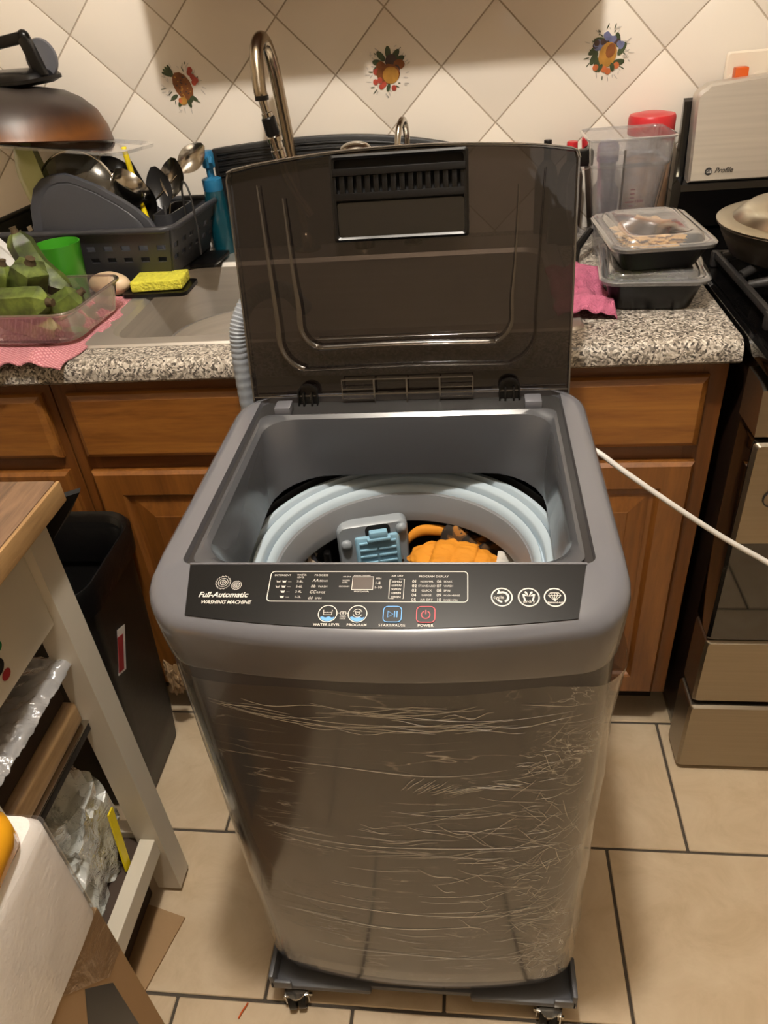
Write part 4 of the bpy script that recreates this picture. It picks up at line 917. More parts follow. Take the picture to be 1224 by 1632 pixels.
# clear blender jar
t = thing('blender_jar', 'empty clear square blender jar with measuring marks on the worktop', 'blender jar', (-.110, .465, CT))
JM = Matrix.Translation((-.110, .455, CT)) @ Matrix.Rotation(.02, 4, 'Z')
def sq(h_, z, r=.018, dx=0): return rr(-h_+dx, h_+dx, -h_*.86, h_*.86, r, z, 5, 3)
build('jar', MB().loft([sq(.048, .004), sq(.048, .0), sq(.052, .003), sq(.070, .165), sq(.074, .172), sq(.077, .212), sq(.080, .216), sq(.077, .2165), sq(.0735, .174), sq(.066, .162), sq(.049, .010)], cap1=True, M=JM), 'clear', t, smooth=50)
build('jar_rim', MB().loft([sq(.0775, .212), sq(.0805, .2135), sq(.0808, .2165), sq(.0775, .2175)], M=JM), 'clearlid', t); build('jar_collar', MB().loft([sq(.0705, .166), sq(.0730, .169), sq(.0738, .173)], M=JM), 'clearlid', t)
build('jar_handle', MB().tube([JM @ Vector(p) for p in bez([(-.066, .0, .165), (-.088, -.004, .160), (-.098, -.006, .135), (-.096, -.006, .080), (-.086, -.003, .045), (-.058, 0, .030)], 8)], .0085, 10), 'clear', t)
build('handle_cap', MB().box(-.090, -.060, -.014, .014, .163, .192, .005, JM), 'blackpl', t)
build('blade_post', MB().tube([JM @ Vector((0, 0, .01)), JM @ Vector((0, 0, .185))], .0022, 8), 'chrome', t)
mk_ = MB(); FMx = JM @ Matrix.Translation((0, -.0455, 0)) @ Matrix.Rotation(PI/2+.105, 4, 'X')
for k in range(12): mk_.add([(.004 if k % 4 else -.004, .045+k*.0075, .0032), (.012, .045+k*.0075, .0032), (.012, .0462+k*.0075, .0032), (.004 if k % 4 else -.004, .0462+k*.0075, .0032)], [(0, 1, 2, 3)], FMx)
for k, s_t in enumerate(('500', '1000', '1500')): mk_.text(s_t, .0075, FMx @ Matrix.Translation((.014, .0440+k*.030, .0034)), 0, 0, 'LEFT', 0)
MT['mark'] = M_('maroon_marks', '6a2a3a', .5)
build('measuring_marks', mk_, 'mark', t, smooth=0, recalc=False)
t = thing('storage_jar', 'tan snack jar with red screw lid behind the blender jar', 'jar', (-.028, .585, CT))
JC = (-.043, .573, CT)
build('jar_body', MB().lathe([(.005, 0), (.044, 0), (.048, .006), (.048, .165), (.046, .180), (.041, .190), (.041, .197)], 32, JC, cap0=True), 'clearlid', t)
build('jar_contents', MB().lathe([(.005, .006), (.044, .008), (.045, .145), (.030, .150), (.005, .148)], 32, JC, cap0=True, cap1=True), 'pasta', t)
build('jar_label', MB().lathe([(.0486, .055), (.0486, .125)], 32, JC), 'redpl', t) if False else None
build('screw_lid', MB().lathe([(.0445, .192), (.0455, .194), (.0455, .222), (.043, .227), (.030, .229), (.026, .2305), (.005, .2305)], 40, JC, cap1=True), 'redpl', t)
t = thing('dark_bottle', 'dark plum bottle with rounded top standing behind the blender jar', 'bottle', (-.123, .565, CT))
MT['plum'] = M_('plum_plastic', '3a3442', .35); MT['plumcap'] = M_('grey_violet_cap', '5a5570', .4)
build('bottle_body', MB().lathe([(.005, 0), (.026, 0), (.028, .004), (.028, .090), (.018, .108), (.018, .150)], 28, (-.123, .573, CT), cap0=True, cap1=True), 'plum', t)
build('cap', MB().lathe([(.021, .146), (.022, .150), (.022, .172), (.018, .182), (.006, .186)], 28, (-.123, .573, CT), cap0=True, cap1=True), 'plumcap', t)
def bottle(name, label, x, y, h, r, capm, bodym, rc, hc):
    t = thing(name, label, 'bottle', (x, y, CT))
    build('bottle_body', MB().lathe([(.005, 0), (r*.95, 0), (r, .004), (r, h*.62), (r*.8, h*.72), (rc*.85, h*.8), (rc*.85, h-hc*.5)], 24, (x, y, CT), cap0=True, cap1=True), bodym, t)
    build('cap', MB().lathe([(rc, h-hc), (rc*1.02, h-hc+.001), (rc*.97, h-.001), (rc*.9, h)], 20, (x, y, CT), cap0=True, cap1=True), capm, t)
bottle('sauce_bottle', 'dark bottle whose black cap shows above the washer lid', -.243, .598, .189, .024, 'blackpl', 'carddk', .0085, .018)
bottle('sauce_bottle', 'dark bottle whose red cap shows above the washer lid corner', -.193, .598, .183, .026, 'redpl', 'carddk', .0115, .018)
t = thing('wine_bottle', 'amber glass bottle between the snack jar and the range', 'bottle', (.006, .60, CT))
single('snack_packet', MB().loft([rr(-.245, -.185, .50, .545, .008, CT, 4, 2), rr(-.24, -.19, .505, .54, .006, CT+.075, 4, 2)], True, True), 'wdark', 'small dark box on the worktop behind the smoky lid', 'box')
bpy.data.objects.remove(t)
# pink terry cloth
def ptow(u, v):
    x = -.262+.095*u+.012*noise.noise(Vector((u*3, v*5, 2))); y = .070+.265*v; z = CT+.012+.010*math.sin(v*11)*(.5+.5*u)+.012*noise.noise(Vector((u*4, v*6, 5)))+.010*(1-abs(2*u-1))
    if u > .97: z = CT+.003
    return (x, y, max(CT+.0035, z))
single('pink_cloth', MB().shell(ptow, .003, 26, 50), 'pink', 'bunched pink terry cloth on the worktop beside the washer lid', 'cloth', smooth=80)
# coffee scoop handle beside the containers
single('black_spatula', MB().tube([(-.205, .345, CT+.004), (-.20, .37, CT+.03), (-.17, .42, CT+.05), (-.15, .36, CT+.004)][:3], [.006, .008, .007], 8), 'blackpl', 'black utensil handle behind the meal containers', 'utensil')

# ================================================================== SINK FITTINGS
t = thing('faucet', 'tall gooseneck kitchen faucet with hose adapter', 'faucet', (-.782, .545, CT+.004))
MT['nickel'] = M_('brushed_nickel', 'a89c8a', .22, 1)
sp = bez([(-.770, .555, CT+.03), (-.775, .553, 1.05), (-.783, .550, 1.20), (-.788, .535, 1.29), (-.792, .500, 1.327), (-.795, .455, 1.310), (-.794, .432, 1.255), (-.792, .430, 1.236)], 10)
build('neck', MB().tube(sp, .0125, 20), 'nickel', t, smooth=80)
build('base_flange', MB().lathe([(.03, 0), (.03, .004), (.022, .010), (.018, .034), (.0125, .04)], 28, (-.770, .555, CT+.0045), cap0=True, cap1=True), 'nickel', t)
a0 = Vector((-.792, .430, 1.236)); a1 = Vector((-.770, .44, 1.10))
def along(k): return a0+(a1-a0)*k
build('spout_collar', MB().tube([a0+Vector((0, 0, .004)), a0-Vector((0, 0, .004))], .0132, 20), 'blackpl', t)
build('thread_adapter', MB().tube([along(.02), along(.18), along(.19), along(.24)], [.0085, .0085, .0105, .0105], 18), 'chrome', t, smooth=30)
build('black_coupling', MB().tube([along(.24), along(.26), along(.46), along(.48)], [.0115, .0135, .0135, .012], 18), 'blackpl', t, smooth=30)
build('quick_connector', MB().tube([along(.48), along(.50), along(.56), along(.57), along(.66), along(.67), along(.78)], [.012, .0155, .0155, .0125, .0125, .0145, .0145], 20), 'chrome', t, smooth=30)
build('inlet_tail', MB().tube([along(.78), along(1.0), along(1.3)+Vector((.01, .0, 0)), along(1.6)+Vector((.03, -.01, 0))], [.010, .009, .0085, .0085], 14), 'chrome', t, smooth=50)
t = thing('filter_tap', 'small chrome arched tap behind the washer lid', 'tap', (-.53, .55, CT+.004))
build('spout', MB().tube(bez([(-.532, .560, CT+.01), (-.533, .560, 1.10), (-.534, .556, 1.145), (-.537, .535, 1.168), (-.543, .505, 1.160), (-.548, .488, 1.125), (-.549, .486, 1.105)], 8), .0065, 14), 'chrome', t, smooth=80)
build('base', MB().lathe([(.02, 0), (.02, .004), (.012, .01), (.0065, .03)], 20, (-.532, .560, CT+.0045), cap0=True), 'chrome', t)
t = thing('side_sprayer', 'domed chrome faucet handle between the two taps', 'handle', (-.63, .55, CT+.004))
build('post', MB().lathe([(.024, 0), (.022, .01), (.016, .10), (.016, .19)], 24, (-.640, .555, CT+.0045), cap0=True), 'chrome', t)
build('lever', MB().blob((-.640, .545, 1.118), (.034, .026, .016), 0, 1, 0, 4), 'chrome', t, smooth=80)
# black ribbed rack leaning at the wall
t = thing('folded_drying_rack', 'black ribbed mat standing against the tiles behind the faucet', 'drying rack', (-.70, .615, CT))
def bz(x): return 1.139-.028*((x+.72)/.26)**2*(1 if x > -.72 else .45)
def br(y, i): 
    pts = [(-.965+i, CT+.002), (-.435-i, CT+.002)]
    for k in range(21): x = -.435-i-(.53-2*i)*k/20; pts.append((x, bz(x)-i))
    return [(p[0], y, p[1]) for p in pts]
build('mat', MB().loft([br(.622, 0), br(.606, 0), br(.604, .004)], True, True), 'blackm', t, smooth=30)
for k in range(5):
    pts = [(-.955+.51*j/16, .6035, bz(-.955+.51*j/16)-.012-.011*k) for j in range(17)]
    build('rib', MB().tube(pts, .0028, 8), 'blackpl', t)

# ================================================================== LEFT COUNTER ITEMS
RM = Matrix.Translation((-.985, .315, .930)) @ Matrix.Rotation(-.09, 4, 'Z')   # rack frame: x towards the left is negative, y to the wall
t = thing('drain_tray', 'black drain tray under the grey dish rack', 'tray', (-1.2, .42, CT))
TMx = Matrix.Translation((-.985, .315, CT+.0055)) @ Matrix.Rotation(-.09, 4, 'Z')
def tray(i, z): return rr(-.47+i, -.028-i, .03+i, .258-i, .03, z, 6, 3)
build('tray_body', MB().loft([tray(.02, 0), tray(.004, .006), tray(0, .018), tray(.003, .018), tray(.008, .008), tray(.02, .004)], True, True, M=TMx), 'blackpl', t)
build('spout_lip', MB().box(-.05, .022, .12, .22, .004, .014, .004, TMx), 'blackpl', t)
# dish rack: flared basket with two rows of slots
t = thing('dish_rack', 'charcoal plastic dish rack full of crockery by the sink', 'dish rack', (-1.2, .42, CT+.02))
LX, LY, HZ = .45, .262, .106
def wallgrid(P0, P1, Q0, Q1, n_cells, rows_, th):
    """slotted wall between bottom edge P0-P1 and top edge Q0-Q1"""
    P0, P1, Q0, Q1 = map(Vector, (P0, P1, Q0, Q1)); nrm = (P1-P0).cross(Q0-P0).normalized()*th
    def pt(u, v): return (P0.lerp(P1, u)).lerp(Q0.lerp(Q1, u), v)
    g = MB(); us = [0]; 
    for k in range(n_cells): us += [(k+.25)/n_cells, (k+.75)/n_cells]
    us.append(1); vs_ = [0]
    for (a, b) in rows_: vs_ += [a, b]
    vs_.append(1)
    for i in range(len(us)-1):
        for j in range(len(vs_)-1):
            if i % 2 == 1 and j % 2 == 1: continue
            q = [pt(us[i], vs_[j]), pt(us[i+1], vs_[j]), pt(us[i+1], vs_[j+1]), pt(us[i], vs_[j+1])]
            g.add(q+[p+nrm for p in q], [(0, 1, 2, 3), (7, 6, 5, 4), (0, 4, 5, 1), (1, 5, 6, 2), (2, 6, 7, 3), (3, 7, 4, 0)])
    return g
i_ = .035; rws = ((.38, .48), (.62, .72))
bl, br_, tl_, tr_ = RM @ Vector((-LX+i_, i_, 0)), RM @ Vector((-i_, i_, 0)), RM @ Vector((-LX, 0, HZ)), RM @ Vector((0, 0, HZ))
bl2, br2, tl2, tr2 = RM @ Vector((-LX+i_, LY-i_, 0)), RM @ Vector((-i_, LY-i_, 0)), RM @ Vector((-LX, LY, HZ)), RM @ Vector((0, LY, HZ))
build('front_wall', wallgrid(bl, br_, tl_, tr_, 11, rws, .003), 'greypl', t, smooth=0); build('back_wall', wallgrid(br2, bl2, tr2, tl2, 11, rws, .003), 'greypl', t, smooth=0)
build('side_wall', wallgrid(br_, br2, tr_, tr2, 6, rws, .003), 'greypl', t, smooth=0); build('side_wall', wallgrid(bl2, bl, tl2, tl_, 6, rws, .003), 'greypl', t, smooth=0)
build('rack_floor', MB().box(-LX+i_, -i_, i_, LY-i_, .001, .004, 0, RM), 'greypl', t)
rim = [RM @ Vector(p) for p in rr(-LX-.003, .003, -.003, LY+.003, .03, HZ, 6, 3)]
build('rim', MB().tube(rim+[rim[0]], .0062, 10), 'greypl', t, smooth=60)
def rk(x, y, z): return RM @ Vector((x, y, z))
# utensil cup at the right end
build('utensil_holder', MB().loft([rr(-.080, -.038, .09, .215, .012, z, 4, 2) for z in (.006, .112)]+[rr(-.077, -.041, .093, .212, .010, z, 4, 2) for z in (.112, .010)], cap1=True, M=RM), 'greypl', t, smooth=30)
# cutting board: rounded D standing on edge behind the front wall
bd_ = [(-.358, .015), (-.356, .075), (-.345, .125), (-.325, .155), (-.30, .170), (-.27, .176), (-.24, .176), (-.215, .170), (-.17, .156), (-.12, .134), (-.085, .116), (-.060, .098), (-.042, .074), (-.034, .045), (-.033, .015)]
def boardring(y, k=1.0, dz=0):
    cx, cz = -.20, .085; return [rk(-.007+(cx+(p[0]-cx)*k)*.90, y+.012+(cz+(p[1]-cz)*k)*.10, (cz+(p[1]-cz)*k)*1.17) for p in bd_]
bo = MB().loft([boardring(.030), boardring(.022), boardring(.020, .985), boardring(.020, .86), boardring(.0215, .845), boardring(.0215, .835), boardring(.020, .82)], True, True)
single('cutting_board', bo, 'greybd', 'grey curved cutting board standing in the dish rack', 'cutting board', smooth=40)
Rz_ = lambda a: Matrix.Rotation(R(a), 4, 'Z')
# pale lime bowl on edge, far left
BM = RM @ Matrix.Translation((-.372, .125, .165)) @ Rz_(40) @ Matrix.Rotation(R(82), 4, 'Y') @ Matrix.Rotation(R(8), 4, 'X')
bowlp = [(.02, 0), (.04, .001), (.075, .012), (.100, .034), (.108, .048), (.104, .048), (.072, .018), (.02, .005)]
single('lime_plate', MB().lathe([(r*1.02, z*1.1) for r, z in bowlp], 48, M=BM, cap0=True, cap1=True), 'lime', 'pale lime green deep plate on edge at the left of the rack', 'plate', smooth=50)
WMx = RM @ Matrix.Translation((-.335, .13, .105)) @ Rz_(42) @ Matrix.Rotation(R(76), 4, 'Y')
single('white_plate', MB().lathe([(.02, 0), (.05, .001), (.088, .012), (.090, .015), (.086, .014), (.05, .005), (.02, .004)], 40, M=WMx, cap0=True, cap1=True), 'whitec', 'small white plate on edge beside the lime plate', 'plate', smooth=50)
# glass pan lid with a metal rim
t = thing('glass_pan_lid', 'round glass pan lid with steel rim in the dish rack', 'pan lid', rk(-.24, .08, .02))
GM = RM @ Matrix.Translation((-.232, .095, .150)) @ Matrix.Rotation(R(80), 4, 'X') @ Matrix.Rotation(R(4), 4, 'Y')
MT['dkglass'] = filmmat('dark_lid_glass', (.25, .24, .22), .03, .8, (.06, .06, .05), .4, bump=0)[0]
build('glass_dome', MB().lathe([(.088, 0), (.080, .010), (.055, .020), (.025, .025), (.003, .026)], 48, M=GM, cap1=True), 'dkglass', t, smooth=80)
build('steel_rim', MB().tube([GM @ Vector((.089*math.cos(a), .089*math.sin(a), 0)) for a in [2*PI*k/48 for k in range(49)]], .0022, 8), 'chrome', t)
# steel bowls
single('steel_bowl', MB().lathe([(.001, -.002), (.016, 0), (.034, .006), (.043, .024), (.045, .030), (.042, .029), (.032, .009), (.001, .002)], 36, M=RM @ Matrix.Translation((-.128, .090, .150)) @ Matrix.Rotation(R(-62), 4, 'X') @ Matrix.Rotation(R(18), 4, 'Y'), cap0=True, cap1=True), 'chrome', 'shiny steel bowl upside down behind the cutting board', 'bowl', smooth=60)
single('black_ladle', MB().lathe([(.004, -.034), (.018, -.030), (.030, -.016), (.034, 0), (.032, 0), (.028, -.014), (.004, -.030)], 26, M=RM @ Matrix.Translation((-.160, .15, .200)) @ Matrix.Rotation(R(35), 4, 'Y')).tube([rk(-.130, .15, .205), rk(-.112, .15, .16), rk(-.11, .14, .06)], .005, 8), 'blackpl', 'black ladle behind the yellow stick in the rack', 'ladle', smooth=60)
def spoon(label, c_, rot, L=.13, s_=1.0, mat_='chrome', cat='spoon', nm='spoon', gp=None):
    M = Matrix.Translation(c_) @ rot; mb = MB()
    mb.sheet(lambda u, v: ((2*u-1)*.020*s_*math.sin(PI*min(.98, max(.02, v)))**.6, (v-.5)*.062*s_, -.010*s_*(1-(2*u-1)**2)*math.sin(PI*v)), 10, 14, M)
    sol = MB(); n0 = len(mb.v); mb.v += [p+(M.to_3x3() @ Vector((0, 0, -.0012))) for p in mb.v[:n0]]; mb.f += [tuple(i+n0 for i in f[::-1]) for f in mb.f[:]]; mb.mi += [0]*(len(mb.f)-len(mb.mi))
    mb.tube([M @ Vector((0, -.026*s_, 0)), M @ Vector((0, -.05, .004)), M @ Vector((0, -.05-L*.5, .006)), M @ Vector((0, -.05-L, 0))], [.004, .0028, .0035, .005], 8, flat=.4)
    return single(nm, mb, mat_, label, cat, smooth=60)
Rx = lambda a: Matrix.Rotation(R(a), 4, 'X'); Ry = lambda a: Matrix.Rotation(R(a), 4, 'Y'); Rz = lambda a: Matrix.Rotation(R(a), 4, 'Z')
spoon('large steel serving spoon leaning far right out of the rack', rk(-.016, .20, .198), Ry(50) @ Rx(72) , .13, 1.2)
spoon('steel serving spoon standing upright in the rack holder', rk(-.052, .165, .168), Ry(14) @ Rx(80), .10, 1.25)
spoon('dark steel spoon facing left in the rack holder', rk(-.078, .15, .152), Ry(-6) @ Rx(84), .08, 1.35, 'wdark')
spoon('black plastic serving spoon low in the rack holder', rk(-.100, .115, .135), Ry(-12) @ Rx(80), .07, 1.3, 'blackpl')
single('metal_whisk', MB().tube(bez([rk(-.022, .13, .06), rk(-.020, .13, .14), rk(-.008, .12, .168), rk(.006, .11, .150), rk(.012, .10, .09), rk(.010, .095, .03)], 6), .0022, 8), 'iron', 'dark bent wire handle hooked over the rack rim', 'wire', smooth=60)
single('yellow_stick', MB().tube([rk(-.098, .105, .10), rk(-.110, .115, .16), rk(-.124, .13, .236)], .0056, 12), 'yellow', 'bright yellow plastic stick standing among the spoons', 'stick', smooth=60)
# clear lid lying over the rack's contents
CLM = RM @ Matrix.Translation((-.205, .13, .240)) @ Rx(-3) @ Ry(6)
single('clear_plastic_lid', MB().loft([rr(-.20+i, .115-i, -.09+i, .09-i, .03, z, 6, 3) for i, z in ((0, 0), (0, .006), (.008, .007), (.012, .002), (.02, .003))], cap1=True, M=CLM), 'clearlid', 'clear plastic box lid lying under the brown wok', 'lid', smooth=40)
# burnt copper wok upside down on top
WK = Matrix.Translation((-1.318, .465, 1.188)) @ Ry(3) @ Rx(-8)
wk = [(.182, .000), (.186, .002), (.184, .008), (.178, .030), (.162, .058), (.135, .080), (.105, .0925), (.07, .097), (.005, .098)]
single('brown_wok', MB().lathe(wk+[(.005, .095), (.10, .0895), (.132, .077), (.158, .056), (.175, .028), (.180, .004)], 64, M=WK, cap1=False), 'burnt', 'burnt copper-brown wok turned upside down on the dish rack', 'wok', smooth=60)
# black handled pan part on the very top
t = thing('black_pan', 'black lidded pan with square loop handle on the wok', 'pan', (-1.33, .46, 1.29))
TPM = Matrix.Translation((-1.312, .465, 1.2860)) @ Rz(-8)
build('pan_body', MB().loft([rr(-.10+i, .098-i, -.075+i, .075-i, .03, z, 6, 3) for i, z in ((.012, 0), (.0, .006), (0, .012), (.006, .020), (.02, .026))], True, True, M=TPM), 'blackpl', t)
lh = [(-.075, 0, .02), (-.070, 0, .062), (.076, 0, .078), (.094, 0, .012)]
hb = MB()
for a, b in zip(lh, lh[1:]): hb.bar(TPM @ Vector(a), TPM @ Vector(b), .020, .023, (0, 1, 0), .005)
for p in lh[1:3]: hb.blob(TPM @ Vector(p), (.0130, .0105, .0130), 0, 1, 0, 2)
build('loop_handle', hb, 'blackpl', t, smooth=50)
build('grey_disc', MB().lathe([(.033, -.004), (.035, 0), (.033, .004)], 40, M=TPM @ Matrix.Translation((.078, .034, .040)) @ Rx(88), cap0=True, cap1=True), 'wgrey', t)
# soap bottle
t = thing('soap_dispenser', 'teal soap bottle with blue pump beside the dish rack', 'soap bottle', (-.968, .572, CT))
SC = (-.966, .570, CT)
build('bottle_body', MB().lathe([(.005, 0), (.021, 0), (.024, .004), (.025, .06), (.0245, .115), (.022, .135), (.019, .142)], 32, SC, cap0=True, cap1=True), 'teal', t)
build('collar', MB().lathe([(.0205, .138), (.0215, .140), (.0215, .162), (.014, .165), (.008, .166), (.008, .182), (.010, .184)], 28, SC, cap1=True), 'bluec', t)
build('pump_head', MB().lathe([(.011, .184), (.0135, .186), (.0140, .212), (.012, .218), (.003, .219)], 24, SC, cap0=True, cap1=True).tube([(SC[0]+.004, SC[1]-.006, CT+.205), (SC[0]+.012, SC[1]-.020, CT+.203), (SC[0]+.013, SC[1]-.026, CT+.196)], [.006, .005, .004], 10), 'bluec', t)
single('green_cup', MB().lathe([(.004, 0), (.031, 0), (.033, .003), (.044, .116), (.0445, .117), (.0425, .117), (.032, .005), (.004, .004)], 40, (-1.205, .281, CT+.0005), cap0=True, cap1=True), 'green', 'bright green plastic cup in front of the dish rack', 'cup', smooth=60)
single('cream_soap', MB().blob((-1.137, .314, CT+.0235), (.047, .026, .0235), .03, 1, 4, 5, Rz(-12)), 'stone', 'smooth cream oval soap bar beside the green cup', 'soap', smooth=80)
sm = MB().box(-.052, .052, -.034, .034, 0, .020, .003, Matrix.Translation((-1.030, .318, CT+.0135)) @ Rz(4) @ Rx(0), seg=3)
single('yellow_sponge', sm, 'sponge', 'yellow sponge on the edge of the sink', 'sponge', smooth=40)
single('sink_caddy', MB().loft([rr(-1.10, -.965, .272, .36, .012, z, 4, 2) for z in (CT+.005, CT+.0125)], True, True), 'blackpl', 'low black tray under the yellow sponge at the sink edge', 'tray', smooth=30)
# pink waffle cloth under the glass dish
def wcl(u, v):
    x = -1.42+.345*u+.02*v*u; y = -.045+.335*v-.03*(1-v)*(u*.3)
    if u > .9: x += .0
    z = CT+.0038+.0035*max(0, noise.noise(Vector((u*7, v*7, 1))))
    e = max(0, 1-v*5)
    z += .016*e*abs(noise.noise(Vector((u*9, 2, 3))))*1.6+.018*math.exp(-((u-.86)/.05)**2-((v-.1)/.10)**2)
    y -= .006*math.sin(u*14)*(1-v)
    x += .012*noise.noise(Vector((v*6, 9, u)))*u
    return (x, y, z)
single('waffle_cloth', MB().shell(wcl, .0022, 60, 50), 'pinkw', 'pink waffle dish cloth spread under the glass dish', 'cloth', smooth=80)
GD = Matrix.Translation((-1.222, .133, CT+.0095)) @ Rz(-4)
def gd(i, z, r=.035): return rr(-.155+i, .155-i, -.108+i, .108-i, r, z, 8, 4)
t = thing('glass_dish', 'clear rectangular glass baking dish holding green plantains', 'baking dish', (-1.222, .133, CT+.0095))
build('dish_body', MB().loft([gd(.022, 0), gd(.014, .003), gd(.004, .050), gd(0, .054), gd(0, .057), gd(.005, .0575), gd(.006, .052), gd(.018, .007)], True, True, M=GD), 'glass', t, smooth=50)
rimp = [GD @ Vector(p) for p in gd(.001, .056)]; build('dish_rim', MB().tube(rimp+[rimp[0]], .0028, 8), 'glass', t, smooth=60)
def plantain(label, pts, rmax, roll_=0):
    c_ = bez(pts, 8); n = len(c_); t = thing('plantain', label, 'plantain', c_[n//2], 'green plantains in the glass dish')
    rad = []
    for i in range(n):
        u = i/(n-1); rad.append(rmax*(.42+.58*min(1, (u/.16))**.7)*(1 if u < .72 else max(.30, 1-((u-.72)/.28)**1.8*.7)))
    mb = MB(); T_ = [(c_[min(i+1, n-1)]-c_[max(i-1, 0)]).normalized() for i in range(n)]; x = T_[0].cross(Vector((0, 0, 1))).normalized(); rings = []
    for i in range(n):
        x = (x-T_[i]*x.dot(T_[i])).normalized(); y = T_[i].cross(x)
        rings.append([c_[i]+(x*math.cos(a+roll_)+y*math.sin(a+roll_))*rad[i]*(1+.11*math.cos(5*a)+.05*math.cos(10*a)+.05*noise.noise(c_[i]*50+Vector((math.cos(a), math.sin(a), 0)))) for a in [2*PI*k/20 for k in range(20)]])
    build('fruit', mb.loft(rings, True, True), 'plantain', t, smooth=28)
    d = (c_[0]-c_[2]).normalized(); build('stem', MB().tube([c_[0]-d*.002, c_[0]+d*.007, c_[0]+d*.011], [rad[0]*.95, rad[0]*.62, rad[0]*.72], 7), 'stem', t, smooth=50)
    d2 = (c_[-1]-c_[-3]).normalized(); build('tip', MB().tube([c_[-1]-d2*.002, c_[-1]+d2*.006], [rad[-1]*.95, rad[-1]*.6], 8), 'stem', t, smooth=50)
    return t
P_ = [plantain('tallest green plantain, its dry stem standing up beside the cup', [(-1.212, .17, 1.080), (-1.206, .17, 1.052), (-1.192, .168, 1.020), (-1.166, .165, .992), (-1.138, .160, .978)], .022),
      plantain('stout dark green plantain with a cut end in the middle of the dish', [(-1.172, .118, 1.040), (-1.178, .120, 1.028), (-1.190, .125, 1.010), (-1.198, .130, .990), (-1.205, .13, .965)], .029),
      plantain('green plantain curving up at the left end of the dish', [(-1.222, .115, 1.040), (-1.228, .115, 1.022), (-1.245, .12, 1.000), (-1.285, .125, .988), (-1.32, .13, .99)], .020),
      plantain('pale green plantain along the near side, split tip to the right', [(-1.128, .058, .990), (-1.150, .060, .991), (-1.190, .060, .990), (-1.24, .065, .990), (-1.29, .08, .985)], .023),
      plantain('green plantain with brown stem lying at the right end of the dish', [(-1.096, .112, .985), (-1.112, .105, .975), (-1.135, .095, .965), (-1.16, .085, .955)], .021),
      plantain('green plantain lying at the bottom of the glass dish', [(-1.125, .052, .938), (-1.155, .065, .942), (-1.20, .085, .945), (-1.26, .10, .945)], .019)]
# white bowl at the far left edge
single('white_bowl', MB().lathe([(.004, 0), (.035, 0), (.062, .030), (.072, .060), (.074, .061), (.071, .062), (.058, .030), (.004, .005)], 44, M=Matrix.Translation((-1.365, .262, .955)) @ Ry(42) @ Rx(12), cap0=True, cap1=True), 'whitec', 'white bowl at the far left edge behind the plantains', 'bowl', smooth=60)
single('white_spatula', MB().bar((-1.335, .262, 1.075), (-1.262, .250, 1.002), .016, .006, bev=.002), 'whitec', 'white plastic handle leaning over the white bowl', 'utensil')

# ================================================================== WHITE CART AND ITS LOAD
t = thing('kitchen_cart', 'white painted wooden kitchen cart with worn butcher-block top', 'cart', (-1.3, -.55, 0))
def leg(x, y):
    c_ = .0225
    return MB().loft([[(x+sx*(c_-i), y+sy*(c_-i), z) for sx, sy in ((-1, -1), (1, -1), (1, 1), (-1, 1))] for i, z in ((.006, 0), (0, .012), (0, .868))], True, True)
CX1, CX0, CY0, CY1 = -.9875, -1.72, -.685, -.4115
for x, y in ((CX1, CY1), (CX1, CY0), (CX0, CY1), (CX0, CY0)): build('leg', leg(x, y), 'chair', t, smooth=0)
build('apron', MB().box(CX1-.009, CX1+.009, CY0+.0228, CY1-.0228, .705, .868, .001), 'chair', t, smooth=0); build('apron', MB().box(CX0-.009, CX0+.009, CY0+.0228, CY1-.0228, .705, .868, .001), 'chair', t, smooth=0)
build('apron', MB().box(CX0+.0228, CX1-.0228, CY1-.009, CY1+.009, .705, .868, .001), 'chair', t, smooth=0)
build('apron', MB().box(CX0+.0228, CX1-.0228, CY0-.009, CY0+.009, .705, .868, .001), 'chair', t, smooth=0)
build('side_panel', MB().box(CX1-.004, CX1+.004, CY0+.0228, CY1-.0228, .642, .7045, .001), 'chair', t, smooth=0) if False else None
build('side_stretcher', MB().box(CX1-.014, CX1+.014, CY0+.0228, CY1-.0228, .135, .178, .002), 'chair', t, smooth=0); build('side_stretcher', MB().box(CX0-.014, CX0+.014, CY0+.0228, CY1-.0228, .135, .178, .002), 'chair', t, smooth=0)
build('back_stretcher', MB().box(CX0+.0228, CX1-.0228, CY1-.012, CY1+.012, .135, .178, .002), 'chair', t, smooth=0)
build('lower_shelf', MB().box(CX0+.015, CX1-.0145, CY0+.012, CY1-.0125, .150, .162), 'carddk', t, smooth=0)
for k in range(3):
    pass
tt = MB(); 
build('worktop_slab', MB().box(-1.78, -.9385, -.745, -.372, .869, .9008, .004), 'cartwood', t, smooth=30)
build('slab_edge', MB().box(-.9384, -.9325, -.745, -.372, .8695, .9003, .0025), 'barewood', t, smooth=30)
build('upper_shelf', MB().box(CX0-.01, -1.212, CY0+.0228, CY1-.0228, .505, .520), 'carddk', t, smooth=0)
# stickers on the apron
sk = MB(); SKM = Matrix.Translation((CX1+.0092, -.553, .757))
for ci, (dy, dz, r_) in enumerate(((.012, .012, .008), (-.004, -.008, .014), (.004, -.027, .009))):
    sk.cur = ci; sk.add([SKM @ Vector((.0005, dy+r_*math.cos(a), dz+r_*.8*math.sin(a))) for a in [2*PI*k/14 for k in range(14)]], [tuple(range(14))])
build('fruit_sticker', sk, ['greenst', 'wdark', 'redprint'], t, smooth=0, recalc=False)
